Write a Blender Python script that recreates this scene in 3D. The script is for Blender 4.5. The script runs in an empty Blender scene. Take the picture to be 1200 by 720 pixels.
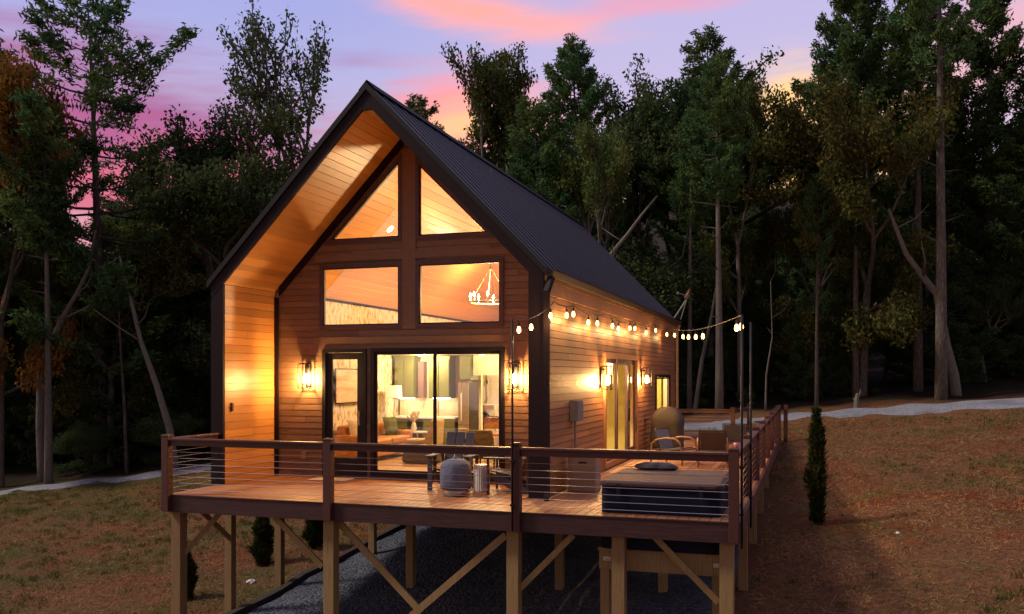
import bpy, math, random
import numpy as np
from mathutils import Vector, Matrix
R = math.radians
random.seed(7)
scene = bpy.context.scene
COL = scene.collection

# ------------------------------------------------------------------ camera
CX, CY, CZ, YAW, FPX, HPY = 7.38, -16.0, 2.04, .3183, 1059.0, 440.0
cd = bpy.data.cameras.new('camera'); cam = bpy.data.objects.new('camera', cd); COL.objects.link(cam)
cam.location = (CX, CY, CZ); cam.rotation_euler = (R(90), 0, YAW)
cd.sensor_width = 36; cd.lens = FPX / 1200 * 36; cd.shift_y = (HPY - 360) / 1200
cd.clip_start = .1; cd.clip_end = 1000
scene.camera = cam

# ------------------------------------------------------------------ world (dusk sky with pink cloud banks)
SUN_AZ, SUN_EL = -110.0, 46.0        # where the soft evening glow comes from (degrees from +Y towards +X)
w = bpy.data.worlds.new('World'); scene.world = w; w.use_nodes = True
nt = w.node_tree; nt.nodes.clear(); N = nt.nodes; LK = nt.links
def wn(t, **k):
    n = N.new(t)
    for a, b in k.items(): setattr(n, a, b)
    return n
def wm(op, a, b=None, c=None):
    n = N.new('ShaderNodeMath'); n.operation = op
    for i, v in enumerate((a, b, c)):
        if v is None: continue
        if isinstance(v, (int, float)): n.inputs[i].default_value = v
        else: LK.new(v, n.inputs[i])
    return n.outputs[0]
def wmix(f, a, b):
    n = N.new('ShaderNodeMix'); n.data_type = 'RGBA'
    if isinstance(f, (int, float)): n.inputs[0].default_value = f
    else: LK.new(f, n.inputs[0])
    for i, v in ((6, a), (7, b)):
        if isinstance(v, tuple): n.inputs[i].default_value = (*v, 1)
        else: LK.new(v, n.inputs[i])
    return n.outputs[2]
def wramp(v, lo, hi):
    n = N.new('ShaderNodeMapRange'); n.interpolation_type = 'SMOOTHSTEP'
    LK.new(v, n.inputs[0]); n.inputs[1].default_value = lo; n.inputs[2].default_value = hi
    return n.outputs[0]
tc = wn('ShaderNodeTexCoord'); sp = wn('ShaderNodeSeparateXYZ'); LK.new(tc.outputs['Generated'], sp.inputs[0])
az = wm('MULTIPLY', wm('ARCTAN2', sp.outputs[0], sp.outputs[1]), 57.2958)     # degrees from +Y towards +X
el = wm('MULTIPLY', wm('ARCSINE', sp.outputs[2]), 57.2958)
cv = wn('ShaderNodeCombineXYZ'); LK.new(wm('MULTIPLY', az, .055), cv.inputs[0]); LK.new(wm('MULTIPLY', wm('ADD', el, wm('MULTIPLY', az, -.05)), .30), cv.inputs[1])
nz = wn('ShaderNodeTexNoise'); nz.inputs['Scale'].default_value = 1.0; nz.inputs['Detail'].default_value = 5; nz.inputs['Roughness'].default_value = .52
nz.inputs['Distortion'].default_value = .5; LK.new(cv.outputs[0], nz.inputs['Vector'])
cv2 = wn('ShaderNodeCombineXYZ'); LK.new(wm('MULTIPLY', az, .10), cv2.inputs[0]); LK.new(wm('MULTIPLY', wm('ADD', el, wm('MULTIPLY', az, -.09)), .75), cv2.inputs[1]); cv2.inputs[2].default_value = 4.2
nz2 = wn('ShaderNodeTexNoise'); nz2.inputs['Scale'].default_value = 1.0; nz2.inputs['Detail'].default_value = 4; LK.new(cv2.outputs[0], nz2.inputs['Vector'])
base = wmix(wramp(el, 2, 24), (.78, .56, .52), (.31, .33, .66))
base = wmix(wm('MULTIPLY', wramp(az, -32, -10), .55), base, (.56, .46, .66))
def blob(a0, e0, sa, se, tilt=0.0, noise=.55):
    da = wm('SUBTRACT', az, a0); de = wm('SUBTRACT', wm('SUBTRACT', el, e0), wm('MULTIPLY', da, tilt))
    d = wm('SQRT', wm('ADD', wm('POWER', wm('DIVIDE', da, sa), 2.0), wm('POWER', wm('DIVIDE', de, se), 2.0)))
    d = wm('ADD', d, wm('MULTIPLY', wm('SUBTRACT', nz.outputs[0], .5), -2.6 * noise))
    d = wm('ADD', d, wm('MULTIPLY', wm('SUBTRACT', nz2.outputs[0], .5), -2.2 * noise))
    n = N.new('ShaderNodeMapRange'); n.interpolation_type = 'SMOOTHSTEP'; LK.new(d, n.inputs[0]); n.inputs[1].default_value = 1.25; n.inputs[2].default_value = .15
    return n.outputs[0]
sky = base
for (a0, e0, sa, se, tl, col, st) in [
        (-43, 13.2, 21, 6.2, -.02, (.34, .07, .24), 1.0),      # mauve bank, left
        (-37, 10.0, 15, 4.6, 0, (.62, .10, .19), 1.0),             # deep rose under it
        (-31, 8.2, 7, 3.6, .1, (1.0, .25, .14), 1.0),            # orange core behind the slender tree
        (-22, 15.2, 8.5, 3.2, .10, (1.0, .28, .27), .95),          # pink streak right of the ridge
        (-20, 15.6, 5.5, 1.5, .12, (1.0, .52, .24), .9),          # its golden edge
        (-21, 22.0, 10, 1.5, -.14, (1.0, .36, .30), .95),       # high streak
        (-8, 22.6, 9, 1.2, .05, (.80, .30, .40), .7),
        (-1, 16.6, 5.5, 3.0, 0, (1.0, .60, .22), 1.0),             # yellow glow, right
        (0, 13.0, 7, 4.2, 0, (1.0, .58, .20), 1.0),
        (10, 17, 12, 4, 0, (.80, .38, .40), .7),
        (-9, 12, 7, 2.4, 0, (.95, .55, .38), .6),
        (6, 9, 14, 3, 0, (.95, .62, .38), .7)]:
    sky = wmix(wm('MULTIPLY', blob(a0, e0, sa, se, tl), st), sky, col)
gl = wm('MULTIPLY', wramp(nz.outputs[0], .50, .68), .55)        # scattered pink cloud over the rest of the sky
far = wramp(wm('ABSOLUTE', wm('ADD', az, 18)), 36, 60)
sky = wmix(wm('MULTIPLY', gl, far), sky, (.85, .36, .36))
sky = wmix(wramp(el, -1, -6), sky, (.05, .045, .04))
nis = wn('ShaderNodeTexSky'); nis.sky_type = 'NISHITA'; nis.sun_disc = False
nis.sun_elevation = R(2); nis.sun_rotation = R(SUN_AZ)
bg = wn('ShaderNodeBackground'); bg2 = wn('ShaderNodeBackground'); add = wn('ShaderNodeAddShader'); out = wn('ShaderNodeOutputWorld')
LK.new(sky, bg.inputs[0])
ahead = wramp(wm('ABSOLUTE', wm('ADD', az, 18)), 125, 55)
low = wm('MULTIPLY', wramp(el, 26, 14), .45)
LK.new(wm('ADD', wm('ADD', .32, wm('MULTIPLY', wm('SUBTRACT', 1.0, ahead), low)), wm('MULTIPLY', ahead, .86)), bg.inputs[1])     # the glow is ahead; the sky behind is darker
LK.new(nis.outputs[0], bg2.inputs[0]); bg2.inputs[1].default_value = .05
LK.new(bg.outputs[0], add.inputs[0]); LK.new(bg2.outputs[0], add.inputs[1]); LK.new(add.outputs[0], out.inputs[0])

# ------------------------------------------------------------------ soft evening glow
sl = bpy.data.lights.new('evening_glow', 'SUN'); so = bpy.data.objects.new('evening_glow', sl); COL.objects.link(so)
sl.energy = 2.7; sl.angle = R(9); sl.color = (1, .86, .72)
ca = math.cos(R(SUN_EL)); sd = Vector((math.sin(R(SUN_AZ)) * ca, math.cos(R(SUN_AZ)) * ca, math.sin(R(SUN_EL))))
so.rotation_euler = sd.to_track_quat('Z', 'Y').to_euler()

# ------------------------------------------------------------------ exposure / render
vs = scene.view_settings; vs.view_transform = 'Standard'; vs.look = 'None'; vs.exposure = 0; vs.gamma = 1; vs.use_curve_mapping = False
scene.render.engine = 'CYCLES'
cy = scene.cycles; cy.use_denoising = True; cy.max_bounces = 6; cy.diffuse_bounces = 4; cy.glossy_bounces = 3; cy.transparent_max_bounces = 12
cy.sample_clamp_indirect = 3; cy.caustics_reflective = False; cy.caustics_refractive = False

# ------------------------------------------------------------------ helpers
fx, fy, rx, ry = -math.sin(YAW), math.cos(YAW), math.cos(YAW), math.sin(YAW)
def at(px, depth, py=HPY):
    """world point seen at column px (1200 wide), row py, at a distance along the view"""
    a = (px - 600) / FPX * depth
    return Vector((CX + fx * depth + rx * a, CY + fy * depth + ry * a, CZ - (py - HPY) / FPX * depth))

def tag(o, label, cat, group=None, kind=None):
    if label: o['label'] = label
    if cat: o['category'] = cat
    if group: o['group'] = group
    if kind: o['kind'] = kind
    return o
def empty(name, loc, label, cat, group=None, rz=0):
    o = bpy.data.objects.new(name, None); COL.objects.link(o); o.location = loc; o.rotation_euler = (0, 0, rz)
    o.empty_display_size = .2
    return tag(o, label, cat, group)
def world_loc(o):
    v = Vector((0, 0, 0))
    while o is not None: v = v + o.location; o = o.parent
    return v
class MB:
    def __init__(s): s.v = []; s.f = []
    def add(s, vs, fs):
        b = len(s.v); s.v += [tuple(p) for p in vs]; s.f += [tuple(i + b for i in f) for f in fs]; return s
    def hexa(s, p):     # p: 4 bottom (ccw), 4 top
        return s.add(p, [(3, 2, 1, 0), (4, 5, 6, 7), (0, 1, 5, 4), (1, 2, 6, 5), (2, 3, 7, 6), (3, 0, 4, 7)])
    def box(s, x0, x1, y0, y1, z0, z1):
        return s.hexa([(x0, y0, z0), (x1, y0, z0), (x1, y1, z0), (x0, y1, z0), (x0, y0, z1), (x1, y0, z1), (x1, y1, z1), (x0, y1, z1)])
    def bar(s, a, b, wdt, hgt, up=(0, 0, 1), roll=0):
        a, b = Vector(a), Vector(b); d = (b - a).normalized(); u = Vector(up)
        if abs(d.dot(u)) > .98: u = Vector((1, 0, 0))
        r = d.cross(u).normalized(); u = r.cross(d)
        q = [(-1, -1), (1, -1), (1, 1), (-1, 1)]
        return s.hexa([a + r * (i * wdt / 2) + u * (j * hgt / 2) for i, j in q] + [b + r * (i * wdt / 2) + u * (j * hgt / 2) for i, j in q])
    def tube(s, pts, rad, n=8, cap=True):
        pts = [Vector(p) for p in pts]; m = len(pts)
        if isinstance(rad, (int, float)): rad = [rad] * m
        vs = []; u = None
        for i, p in enumerate(pts):
            d = (pts[min(i + 1, m - 1)] - pts[max(i - 1, 0)]).normalized()
            if u is None:
                u = Vector((0, 0, 1)) if abs(d.z) < .9 else Vector((1, 0, 0))
            u = (u - d * u.dot(d))
            if u.length < 1e-4: u = Vector((0, 1, 0)) - d * d.y
            u.normalize(); r = d.cross(u)
            for k in range(n):
                t = 2 * math.pi * k / n; vs.append(p + (u * math.cos(t) + r * math.sin(t)) * rad[i])
        fs = [(i * n + k, i * n + (k + 1) % n, (i + 1) * n + (k + 1) % n, (i + 1) * n + k) for i in range(m - 1) for k in range(n)]
        if cap: fs += [tuple(range(n - 1, -1, -1)), tuple(range((m - 1) * n, m * n))]
        return s.add(vs, fs)
    def lathe(s, prof, c=(0, 0, 0), n=20, wob=None):
        vs = []
        for r, z in prof:
            for k in range(n):
                t = 2 * math.pi * k / n; q = r * (1 + (wob(t, z) if wob else 0)); vs.append((c[0] + q * math.cos(t), c[1] + q * math.sin(t), c[2] + z))
        m = len(prof)
        fs = [(i * n + k, i * n + (k + 1) % n, (i + 1) * n + (k + 1) % n, (i + 1) * n + k) for i in range(m - 1) for k in range(n)]
        fs += [tuple(range(n - 1, -1, -1)), tuple(range((m - 1) * n, m * n))]
        return s.add(vs, fs)
    def prism(s, poly, fn):    # poly: 2-D points; fn(p, 0/1) -> 3-D
        n = len(poly); vs = [fn(p, 0) for p in poly] + [fn(p, 1) for p in poly]
        return s.add(vs, [tuple(range(n - 1, -1, -1)), tuple(range(n, 2 * n))] + [(i, (i + 1) % n, n + (i + 1) % n, n + i) for i in range(n)])
    def build(s, name, m, parent=None, smooth=False, bevel=0, label=None, cat=None, group=None, kind=None, world=True, solid=0, sub=0):
        off = world_loc(parent) if (parent is not None and world) else Vector((0, 0, 0))
        me = bpy.data.meshes.new(name); me.from_pydata([tuple(Vector(v) - off) for v in s.v], [], s.f)
        import bmesh
        bm = bmesh.new(); bm.from_mesh(me); bmesh.ops.recalc_face_normals(bm, faces=bm.faces); bm.to_mesh(me); bm.free()
        o = bpy.data.objects.new(name, me); COL.objects.link(o)
        if m is not None: me.materials.append(m)
        if smooth:
            for p in me.polygons: p.use_smooth = True
        if bevel:
            b = o.modifiers.new('edge', 'BEVEL'); b.width = bevel; b.segments = 2; b.limit_method = 'ANGLE'; b.angle_limit = R(40)
        if sub:
            b = o.modifiers.new('sub', 'SUBSURF'); b.levels = sub; b.render_levels = sub
        if parent is not None: o.parent = parent
        return tag(o, label, cat, group, kind)

# ------------------------------------------------------------------ materials
def mat(name, col, rough=.6, metal=0, vary=0.0, stretch=None, scale=6.0, grain=0.0, bump=0.0, island=0.0, col2=None, objrand=0.0, spec=.5, detail=4, thr=(.35, .65), bdist=.01):
    """procedural surface: base colour with noise patches to col2, per-piece variation and grain bump"""
    m = bpy.data.materials.new(name); m.use_nodes = True; t = m.node_tree; n = t.nodes; b = n['Principled BSDF']
    b.inputs['Roughness'].default_value = rough; b.inputs['Metallic'].default_value = metal; b.inputs['Specular IOR Level'].default_value = spec
    c = None
    def mixc(f, a, bb):
        x = n.new('ShaderNodeMix'); x.data_type = 'RGBA'
        if isinstance(f, (int, float)): x.inputs[0].default_value = f
        else: t.links.new(f, x.inputs[0])
        for i, v in ((6, a), (7, bb)):
            if isinstance(v, tuple): x.inputs[i].default_value = (*v, 1)
            else: t.links.new(v, x.inputs[i])
        return x.outputs[2]
    def rng(v, a, bb, c0, c1):
        x = n.new('ShaderNodeMapRange'); t.links.new(v, x.inputs[0])
        for i, q in enumerate((a, bb, c0, c1)): x.inputs[i + 1].default_value = q
        return x.outputs[0]
    cur = tuple(col)
    tcn = n.new('ShaderNodeTexCoord'); mp = n.new('ShaderNodeMapping'); t.links.new(tcn.outputs['Object'], mp.inputs[0])
    if stretch: mp.inputs['Scale'].default_value = stretch
    nzn = n.new('ShaderNodeTexNoise'); nzn.inputs['Scale'].default_value = scale; nzn.inputs['Detail'].default_value = detail; nzn.inputs['Roughness'].default_value = .6
    t.links.new(mp.outputs[0], nzn.inputs['Vector'])
    if col2: cur = mixc(rng(nzn.outputs[0], thr[0], thr[1], 0, 1), cur, tuple(col2))
    k = None
    if vary or island or objrand:
        hs = n.new('ShaderNodeHueSaturation')
        if isinstance(cur, tuple): hs.inputs['Color'].default_value = (*cur, 1)
        else: t.links.new(cur, hs.inputs['Color'])
        parts = []
        if vary: parts.append(rng(nzn.outputs[0], .3, .7, -vary, vary))
        if island:
            g = n.new('ShaderNodeNewGeometry'); parts.append(rng(g.outputs['Random Per Island'], 0, 1, -island, island))
        if objrand:
            oi = n.new('ShaderNodeObjectInfo'); parts.append(rng(oi.outputs['Random'], 0, 1, -objrand, objrand))
            t.links.new(rng(oi.outputs['Random'], 0, 1, .5 - objrand * .09, .5 + objrand * .05), hs.inputs['Hue'])
        acc = None
        for p in parts:
            x = n.new('ShaderNodeMath'); x.operation = 'ADD'; t.links.new(p, x.inputs[0])
            if acc is None: x.inputs[1].default_value = 1.0
            else: t.links.new(acc, x.inputs[1])
            acc = x.outputs[0]
        t.links.new(acc, hs.inputs['Value']); cur = hs.outputs[0]
    if isinstance(cur, tuple): b.inputs['Base Color'].default_value = (*cur, 1)
    else: t.links.new(cur, b.inputs['Base Color'])
    if bump:
        bp = n.new('ShaderNodeBump'); bp.inputs['Strength'].default_value = bump; bp.inputs['Distance'].default_value = bdist
        t.links.new(nzn.outputs[0], bp.inputs['Height']); t.links.new(bp.outputs[0], b.inputs['Normal'])
    if grain:
        t.links.new(rng(nzn.outputs[0], .3, .7, max(0, rough - grain), min(1, rough + grain)), b.inputs['Roughness'])
    return m
def glow(name, col, st):
    m = bpy.data.materials.new(name); m.use_nodes = True; n = m.node_tree.nodes; b = n['Principled BSDF']
    b.inputs['Base Color'].default_value = (*col, 1); b.inputs['Emission Color'].default_value = (*col, 1); b.inputs['Emission Strength'].default_value = st
    return m
def glass(name, tint=(1, 1, 1), boost=1.6):
    m = bpy.data.materials.new(name); m.use_nodes = True; t = m.node_tree; n = t.nodes; n.clear()
    o = n.new('ShaderNodeOutputMaterial'); mx = n.new('ShaderNodeMixShader'); tr = n.new('ShaderNodeBsdfTransparent'); gl_ = n.new('ShaderNodeBsdfGlossy')
    fr = n.new('ShaderNodeFresnel'); ge = n.new('ShaderNodeNewGeometry'); io = n.new('ShaderNodeMapRange'); io.inputs[3].default_value = 1.5; io.inputs[4].default_value = 1 / 1.5
    t.links.new(ge.outputs['Backfacing'], io.inputs[0]); t.links.new(io.outputs[0], fr.inputs[0]); mu = n.new('ShaderNodeMath'); mu.operation = 'MULTIPLY'; mu.inputs[1].default_value = boost; mu.use_clamp = True
    tr.inputs[0].default_value = (*tint, 1); gl_.inputs['Roughness'].default_value = .0
    t.links.new(fr.outputs[0], mu.inputs[0]); t.links.new(mu.outputs[0], mx.inputs[0]); t.links.new(tr.outputs[0], mx.inputs[1]); t.links.new(gl_.outputs[0], mx.inputs[2]); t.links.new(mx.outputs[0], o.inputs[0])
    return m
def leafmat(name, col, col2, thr=(.4, .62), objrand=.25, noise_scale=.55):
    m = bpy.data.materials.new(name); m.use_nodes = True; t = m.node_tree; n = t.nodes; n.clear()
    o = n.new('ShaderNodeOutputMaterial'); df = n.new('ShaderNodeBsdfDiffuse'); tl = n.new('ShaderNodeBsdfTranslucent'); mx = n.new('ShaderNodeMixShader'); mx.inputs[0].default_value = .28
    tcn = n.new('ShaderNodeTexCoord'); nzn = n.new('ShaderNodeTexNoise'); nzn.inputs['Scale'].default_value = noise_scale; nzn.inputs['Detail'].default_value = 3; t.links.new(tcn.outputs['Object'], nzn.inputs['Vector'])
    oi = n.new('ShaderNodeObjectInfo'); g = n.new('ShaderNodeNewGeometry')
    def rng(v, a, bb, c0, c1):
        x = n.new('ShaderNodeMapRange'); t.links.new(v, x.inputs[0])
        for i, q in enumerate((a, bb, c0, c1)): x.inputs[i + 1].default_value = q
        return x.outputs[0]
    c = n.new('ShaderNodeMix'); c.data_type = 'RGBA'; t.links.new(rng(nzn.outputs[0], thr[0], thr[1], 0, 1), c.inputs[0]); c.inputs[6].default_value = (*col, 1); c.inputs[7].default_value = (*col2, 1)
    hs = n.new('ShaderNodeHueSaturation'); t.links.new(c.outputs[2], hs.inputs['Color'])
    ad = n.new('ShaderNodeMath'); ad.operation = 'ADD'; t.links.new(rng(g.outputs['Random Per Island'], 0, 1, .6, 1.4), ad.inputs[0]); t.links.new(rng(oi.outputs['Random'], 0, 1, -objrand, objrand), ad.inputs[1])
    t.links.new(ad.outputs[0], hs.inputs['Value']); t.links.new(rng(oi.outputs['Random'], 0, 1, .492, .512), hs.inputs['Hue'])
    t.links.new(hs.outputs[0], df.inputs[0]); t.links.new(hs.outputs[0], tl.inputs[0]); t.links.new(df.outputs[0], mx.inputs[1]); t.links.new(tl.outputs[0], mx.inputs[2]); t.links.new(mx.outputs[0], o.inputs[0])
    return m

M = dict(
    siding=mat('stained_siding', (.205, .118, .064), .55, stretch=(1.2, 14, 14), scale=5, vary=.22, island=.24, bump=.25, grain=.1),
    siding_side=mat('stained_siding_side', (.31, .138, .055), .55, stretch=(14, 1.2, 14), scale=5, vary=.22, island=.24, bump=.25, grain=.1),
    trim=mat('dark_stained_trim', (.017, .008, .010), .65, spec=.15, stretch=(3, 3, 3), scale=9, vary=.2, bump=.15),
    pine=mat('knotty_pine', (.52, .235, .062), .42, stretch=(14, .9, 14), scale=4.2, vary=.16, island=.2, bump=.12, col2=(.44, .18, .05), thr=(.5, .75)),
    roof=mat('black_metal', (.004, .004, .006), .6, spec=.05), rib=mat('rib_metal_painted_sheen', (.085, .085, .115), .45, spec=.4),  # ribs use a paler copy of the roof metal, painting in caught light
    black=mat('black_aluminium', (.014, .012, .014), .5, spec=.25, vary=.1),
    frame=mat('window_frame', (.09, .045, .045), .5, vary=.1),
    deck=mat('composite_deck', (.34, .15, .068), .5, stretch=(16, 1, 16), scale=5, vary=.14, island=.16, bump=.2, grain=.12),
    rail=mat('red_stained_rail', (.075, .023, .017), .5, stretch=(6, 6, 2), scale=7, vary=.3, bump=.3),
    fascia=mat('deck_fascia', (.046, .015, .015), .55, stretch=(.8, 9, 9), scale=4, detail=8, vary=.4, bump=.3, col2=(.05, .018, .018), thr=(.5, .8)),
    post=mat('treated_timber', (.31, .205, .08), .75, stretch=(14, 14, .7), scale=3, vary=.35, bump=.5, col2=(.11, .065, .03), thr=(.50, .72), island=.14, objrand=.12, detail=8),
    steel=mat('steel_cable', (.62, .60, .58), .28, metal=1),
    glass=glass('window_glass', boost=3.2), sideglass=glass('side_glass', boost=.4), lglass=glass('lantern_glass', boost=1.0),
    plaster=mat('cream_plaster', (.70, .60, .42), .8, vary=.04),
    paper=mat('leaf_wallpaper', (.72, .62, .46), .8, scale=9, stretch=(1, 1.2, .55), col2=(.40, .27, .12), thr=(.50, .60), detail=7),
    floor=mat('oak_floor', (.46, .27, .13), .4, stretch=(12, 1, 1), scale=4, vary=.15, island=.12),
    green=mat('sage_cabinet', (.13, .15, .05), .5, vary=.06, scale=3),
    green2=mat('sage_cabinet_end', (.105, .125, .042), .5, vary=.06, scale=3),
    stone=mat('white_counter', (.8, .74, .62), .3, vary=.05),
    leather=mat('tan_leather', (.46, .20, .07), .45, vary=.15, bump=.1),
    linen=mat('beige_linen', (.52, .40, .25), .9, vary=.1, scale=30, bump=.1),
    darkcush=mat('olive_cushion', (.07, .085, .03), .9, vary=.2, scale=25),
    white=mat('white_enamel', (.75, .72, .66), .4, vary=.04),
    chrome=mat('brushed_steel', (.42, .40, .38), .32, metal=.9, vary=.1, stretch=(1, 1, 12)),
    charcoal=mat('charcoal_poly', (.055, .052, .068), .55, vary=.15, bump=.1),
    greycover=mat('grey_canvas', (.10, .12, .19), .85, vary=.18, scale=5, bump=.5, bdist=.03),
    taupe=mat('taupe_grill_cover', (.060, .052, .044), .7, vary=.2, scale=4, bump=.6, bdist=.04),
    tubcover=mat('brown_vinyl', (.060, .026, .021), .75, vary=.12, scale=5, bump=.15),
    tubside=mat('navy_tub_panel', (.008, .012, .024), .7, spec=.12, vary=.3, scale=4, bump=.1),
    beige=mat('beige_panel', (.36, .25, .18), .6, vary=.08, scale=4),
    greybox=mat('grey_metal_box', (.27, .25, .24), .5, metal=.2, vary=.1),
    teak=mat('orange_teak', (.19, .078, .036), .5, stretch=(4, 4, 4), scale=8, vary=.2),
    sling=mat('dark_sling', (.06, .045, .04), .8, vary=.15, scale=40),
    bluesling=mat('grey_blue_sling', (.12, .13, .17), .8, vary=.15, scale=40),
    soil=mat('edging_timber', (.03, .022, .016), .9, vary=.3, bump=.5),
    concrete=mat('white_planter', (.62, .58, .55), .7, vary=.08, scale=8, bump=.1),
    brass=mat('gold_chandelier', (.20, .14, .06), .45, metal=.3),
    bark=mat('pine_bark', (.085, .068, .055), .9, stretch=(5, 5, 1.2), scale=3.5, vary=.45, bump=.9, bdist=.05, objrand=.3, col2=(.15, .125, .105), thr=(.5, .75)),
    palebark=mat('pale_bark', (.15, .13, .105), .9, stretch=(4, 4, 1.5), scale=3, vary=.4, bump=.8, bdist=.04, objrand=.15, col2=(.12, .10, .08), thr=(.5, .7)),
    needle=leafmat('pine_needles', (.060, .118, .048), (.098, .140, .040)),
    needle_dark=leafmat('hemlock_needles', (.052, .092, .046), (.076, .108, .040)),
    leaf=leafmat('summer_leaves', (.078, .118, .038), (.122, .136, .036)),
    leaf_dark=leafmat('shade_leaves', (.062, .102, .042), (.094, .114, .040)),
    leaf_fall=leafmat('autumn_leaves', (.090, .096, .028), (.125, .086, .026), thr=(.48, .68), objrand=.12),
    leaf_orange=leafmat('orange_leaves', (.28, .13, .028), (.13, .09, .028), thr=(.45, .62), objrand=.05),
    shrub=leafmat('arborvitae', (.030, .045, .014), (.055, .060, .018), noise_scale=3),
    string_bulb=glow('edison_bulb', (1, .50, .12), 12),
    lamp_bulb=glow('lantern_bulb', (1, .53, .18), 1800),
    chand_bulb=glow('candle_bulb', (1, .68, .36), 60),
    down_bulb=glow('downlight_lens', (1, .74, .42), 60),
    strip_bulb=glow('under_cabinet_strip', (1, .76, .46), 90),
    shade=glow('lit_lampshade', (.95, .66, .36), 1.2),
)

# ------------------------------------------------------------------ terrain
def gz(x, y):
    z = -2.36 + .067 * (x + 3) + .0994 * (y - .1)
    if y > 42: z += (y - 42) ** 1.25 * .05
    if x < -24: z += (-24 - x) * .05
    z += .05 * math.sin(x * .9 + 1.3) * math.sin(y * .7) + .025 * math.sin(x * 2.3 + y * 1.7) + .018 * math.sin(x * 3.7 - y * 2.9 + 1)
    return z
def hit(px, py):
    a = (px - 600) / FPX; b = -(py - HPY) / FPX; d = Vector((fx + a * rx, fy + a * ry, b)); t = 5.0
    for i in range(4000):
        p = Vector((CX, CY, CZ)) + d * t
        if p.z <= gz(p.x, p.y): break
        t += .02
    return Vector((p.x, p.y, gz(p.x, p.y)))
def axis(lo, hi, a, b, fine, coarse):
    v = [lo]
    while v[-1] < hi: v.append(v[-1] + (fine if a <= v[-1] < b else coarse))
    return v
XS = axis(-150, 150, -26, 26, .3, 5); YS = axis(-60, 190, -8, 28, .3, 5)
g = MB()
g.v = [(x, y, gz(x, y)) for y in YS for x in XS]; nx = len(XS)
g.f = [(j * nx + i, j * nx + i + 1, (j + 1) * nx + i + 1, (j + 1) * nx + i) for j in range(len(YS) - 1) for i in range(nx - 1)]
def ground_mat():
    m = bpy.data.materials.new('straw_lawn'); m.use_nodes = True; t = m.node_tree; n = t.nodes; b = n['Principled BSDF']; b.inputs['Roughness'].default_value = .95; b.inputs['Specular IOR Level'].default_value = .1
    tcn = n.new('ShaderNodeTexCoord')
    def noise(s, d=5, r=.6):
        x = n.new('ShaderNodeTexNoise'); x.inputs['Scale'].default_value = s; x.inputs['Detail'].default_value = d; x.inputs['Roughness'].default_value = r; t.links.new(tcn.outputs['Object'], x.inputs['Vector']); return x.outputs[0]
    def rng(v, a, bb):
        x = n.new('ShaderNodeMapRange'); t.links.new(v, x.inputs[0]); x.inputs[1].default_value = a; x.inputs[2].default_value = bb; return x.outputs[0]
    def mixc(f, a, bb):
        x = n.new('ShaderNodeMix'); x.data_type = 'RGBA'
        t.links.new(f, x.inputs[0])
        for i, v in ((6, a), (7, bb)):
            if isinstance(v, tuple): x.inputs[i].default_value = (*v, 1)
            else: t.links.new(v, x.inputs[i])
        return x.outputs[2]
    c = mixc(rng(noise(7, 8, .78), .36, .66), (.110, .052, .027), (.31, .145, .068))
    c = mixc(rng(noise(.42, 7, .68), .53, .64), c, (.21, .056, .024))          # bare red clay
    sx0 = n.new('ShaderNodeSeparateXYZ'); t.links.new(tcn.outputs['Object'], sx0.inputs[0]); mm = n.new('ShaderNodeMath'); mm.operation = 'MULTIPLY_ADD'; t.links.new(sx0.outputs[0], mm.inputs[0]); mm.inputs[1].default_value = -.008; t.links.new(noise(.55, 7, .7), mm.inputs[2])
    c = mixc(rng(mm.outputs[0], .50, .66), c, (.115, .100, .036))       # thin green patches
    c = mixc(rng(noise(38, 3, .6), .62, .80), c, (.06, .036, .022))
    sx = n.new('ShaderNodeSeparateXYZ'); t.links.new(tcn.outputs['Object'], sx.inputs[0])
    def ma(op, a, bb):
        x = n.new('ShaderNodeMath'); x.operation = op
        for i, v in ((0, a), (1, bb)):
            if isinstance(v, (int, float)): x.inputs[i].default_value = v
            else: t.links.new(v, x.inputs[i])
        return x.outputs[0]
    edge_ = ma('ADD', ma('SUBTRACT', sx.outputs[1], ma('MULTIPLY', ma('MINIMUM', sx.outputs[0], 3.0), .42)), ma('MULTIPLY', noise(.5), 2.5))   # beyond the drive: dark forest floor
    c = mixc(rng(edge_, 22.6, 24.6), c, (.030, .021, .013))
    t.links.new(c, b.inputs['Base Color'])
    bp = n.new('ShaderNodeBump'); bp.inputs['Strength'].default_value = 1.0; bp.inputs['Distance'].default_value = .12; t.links.new(noise(16, 6, .7), bp.inputs['Height']); t.links.new(bp.outputs[0], b.inputs['Normal'])
    return m
M['ground'] = ground_mat()
g.build('ground', M['ground'], smooth=True, label='sloping straw and red clay lawn around the cabin', cat='ground', kind='structure')
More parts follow.
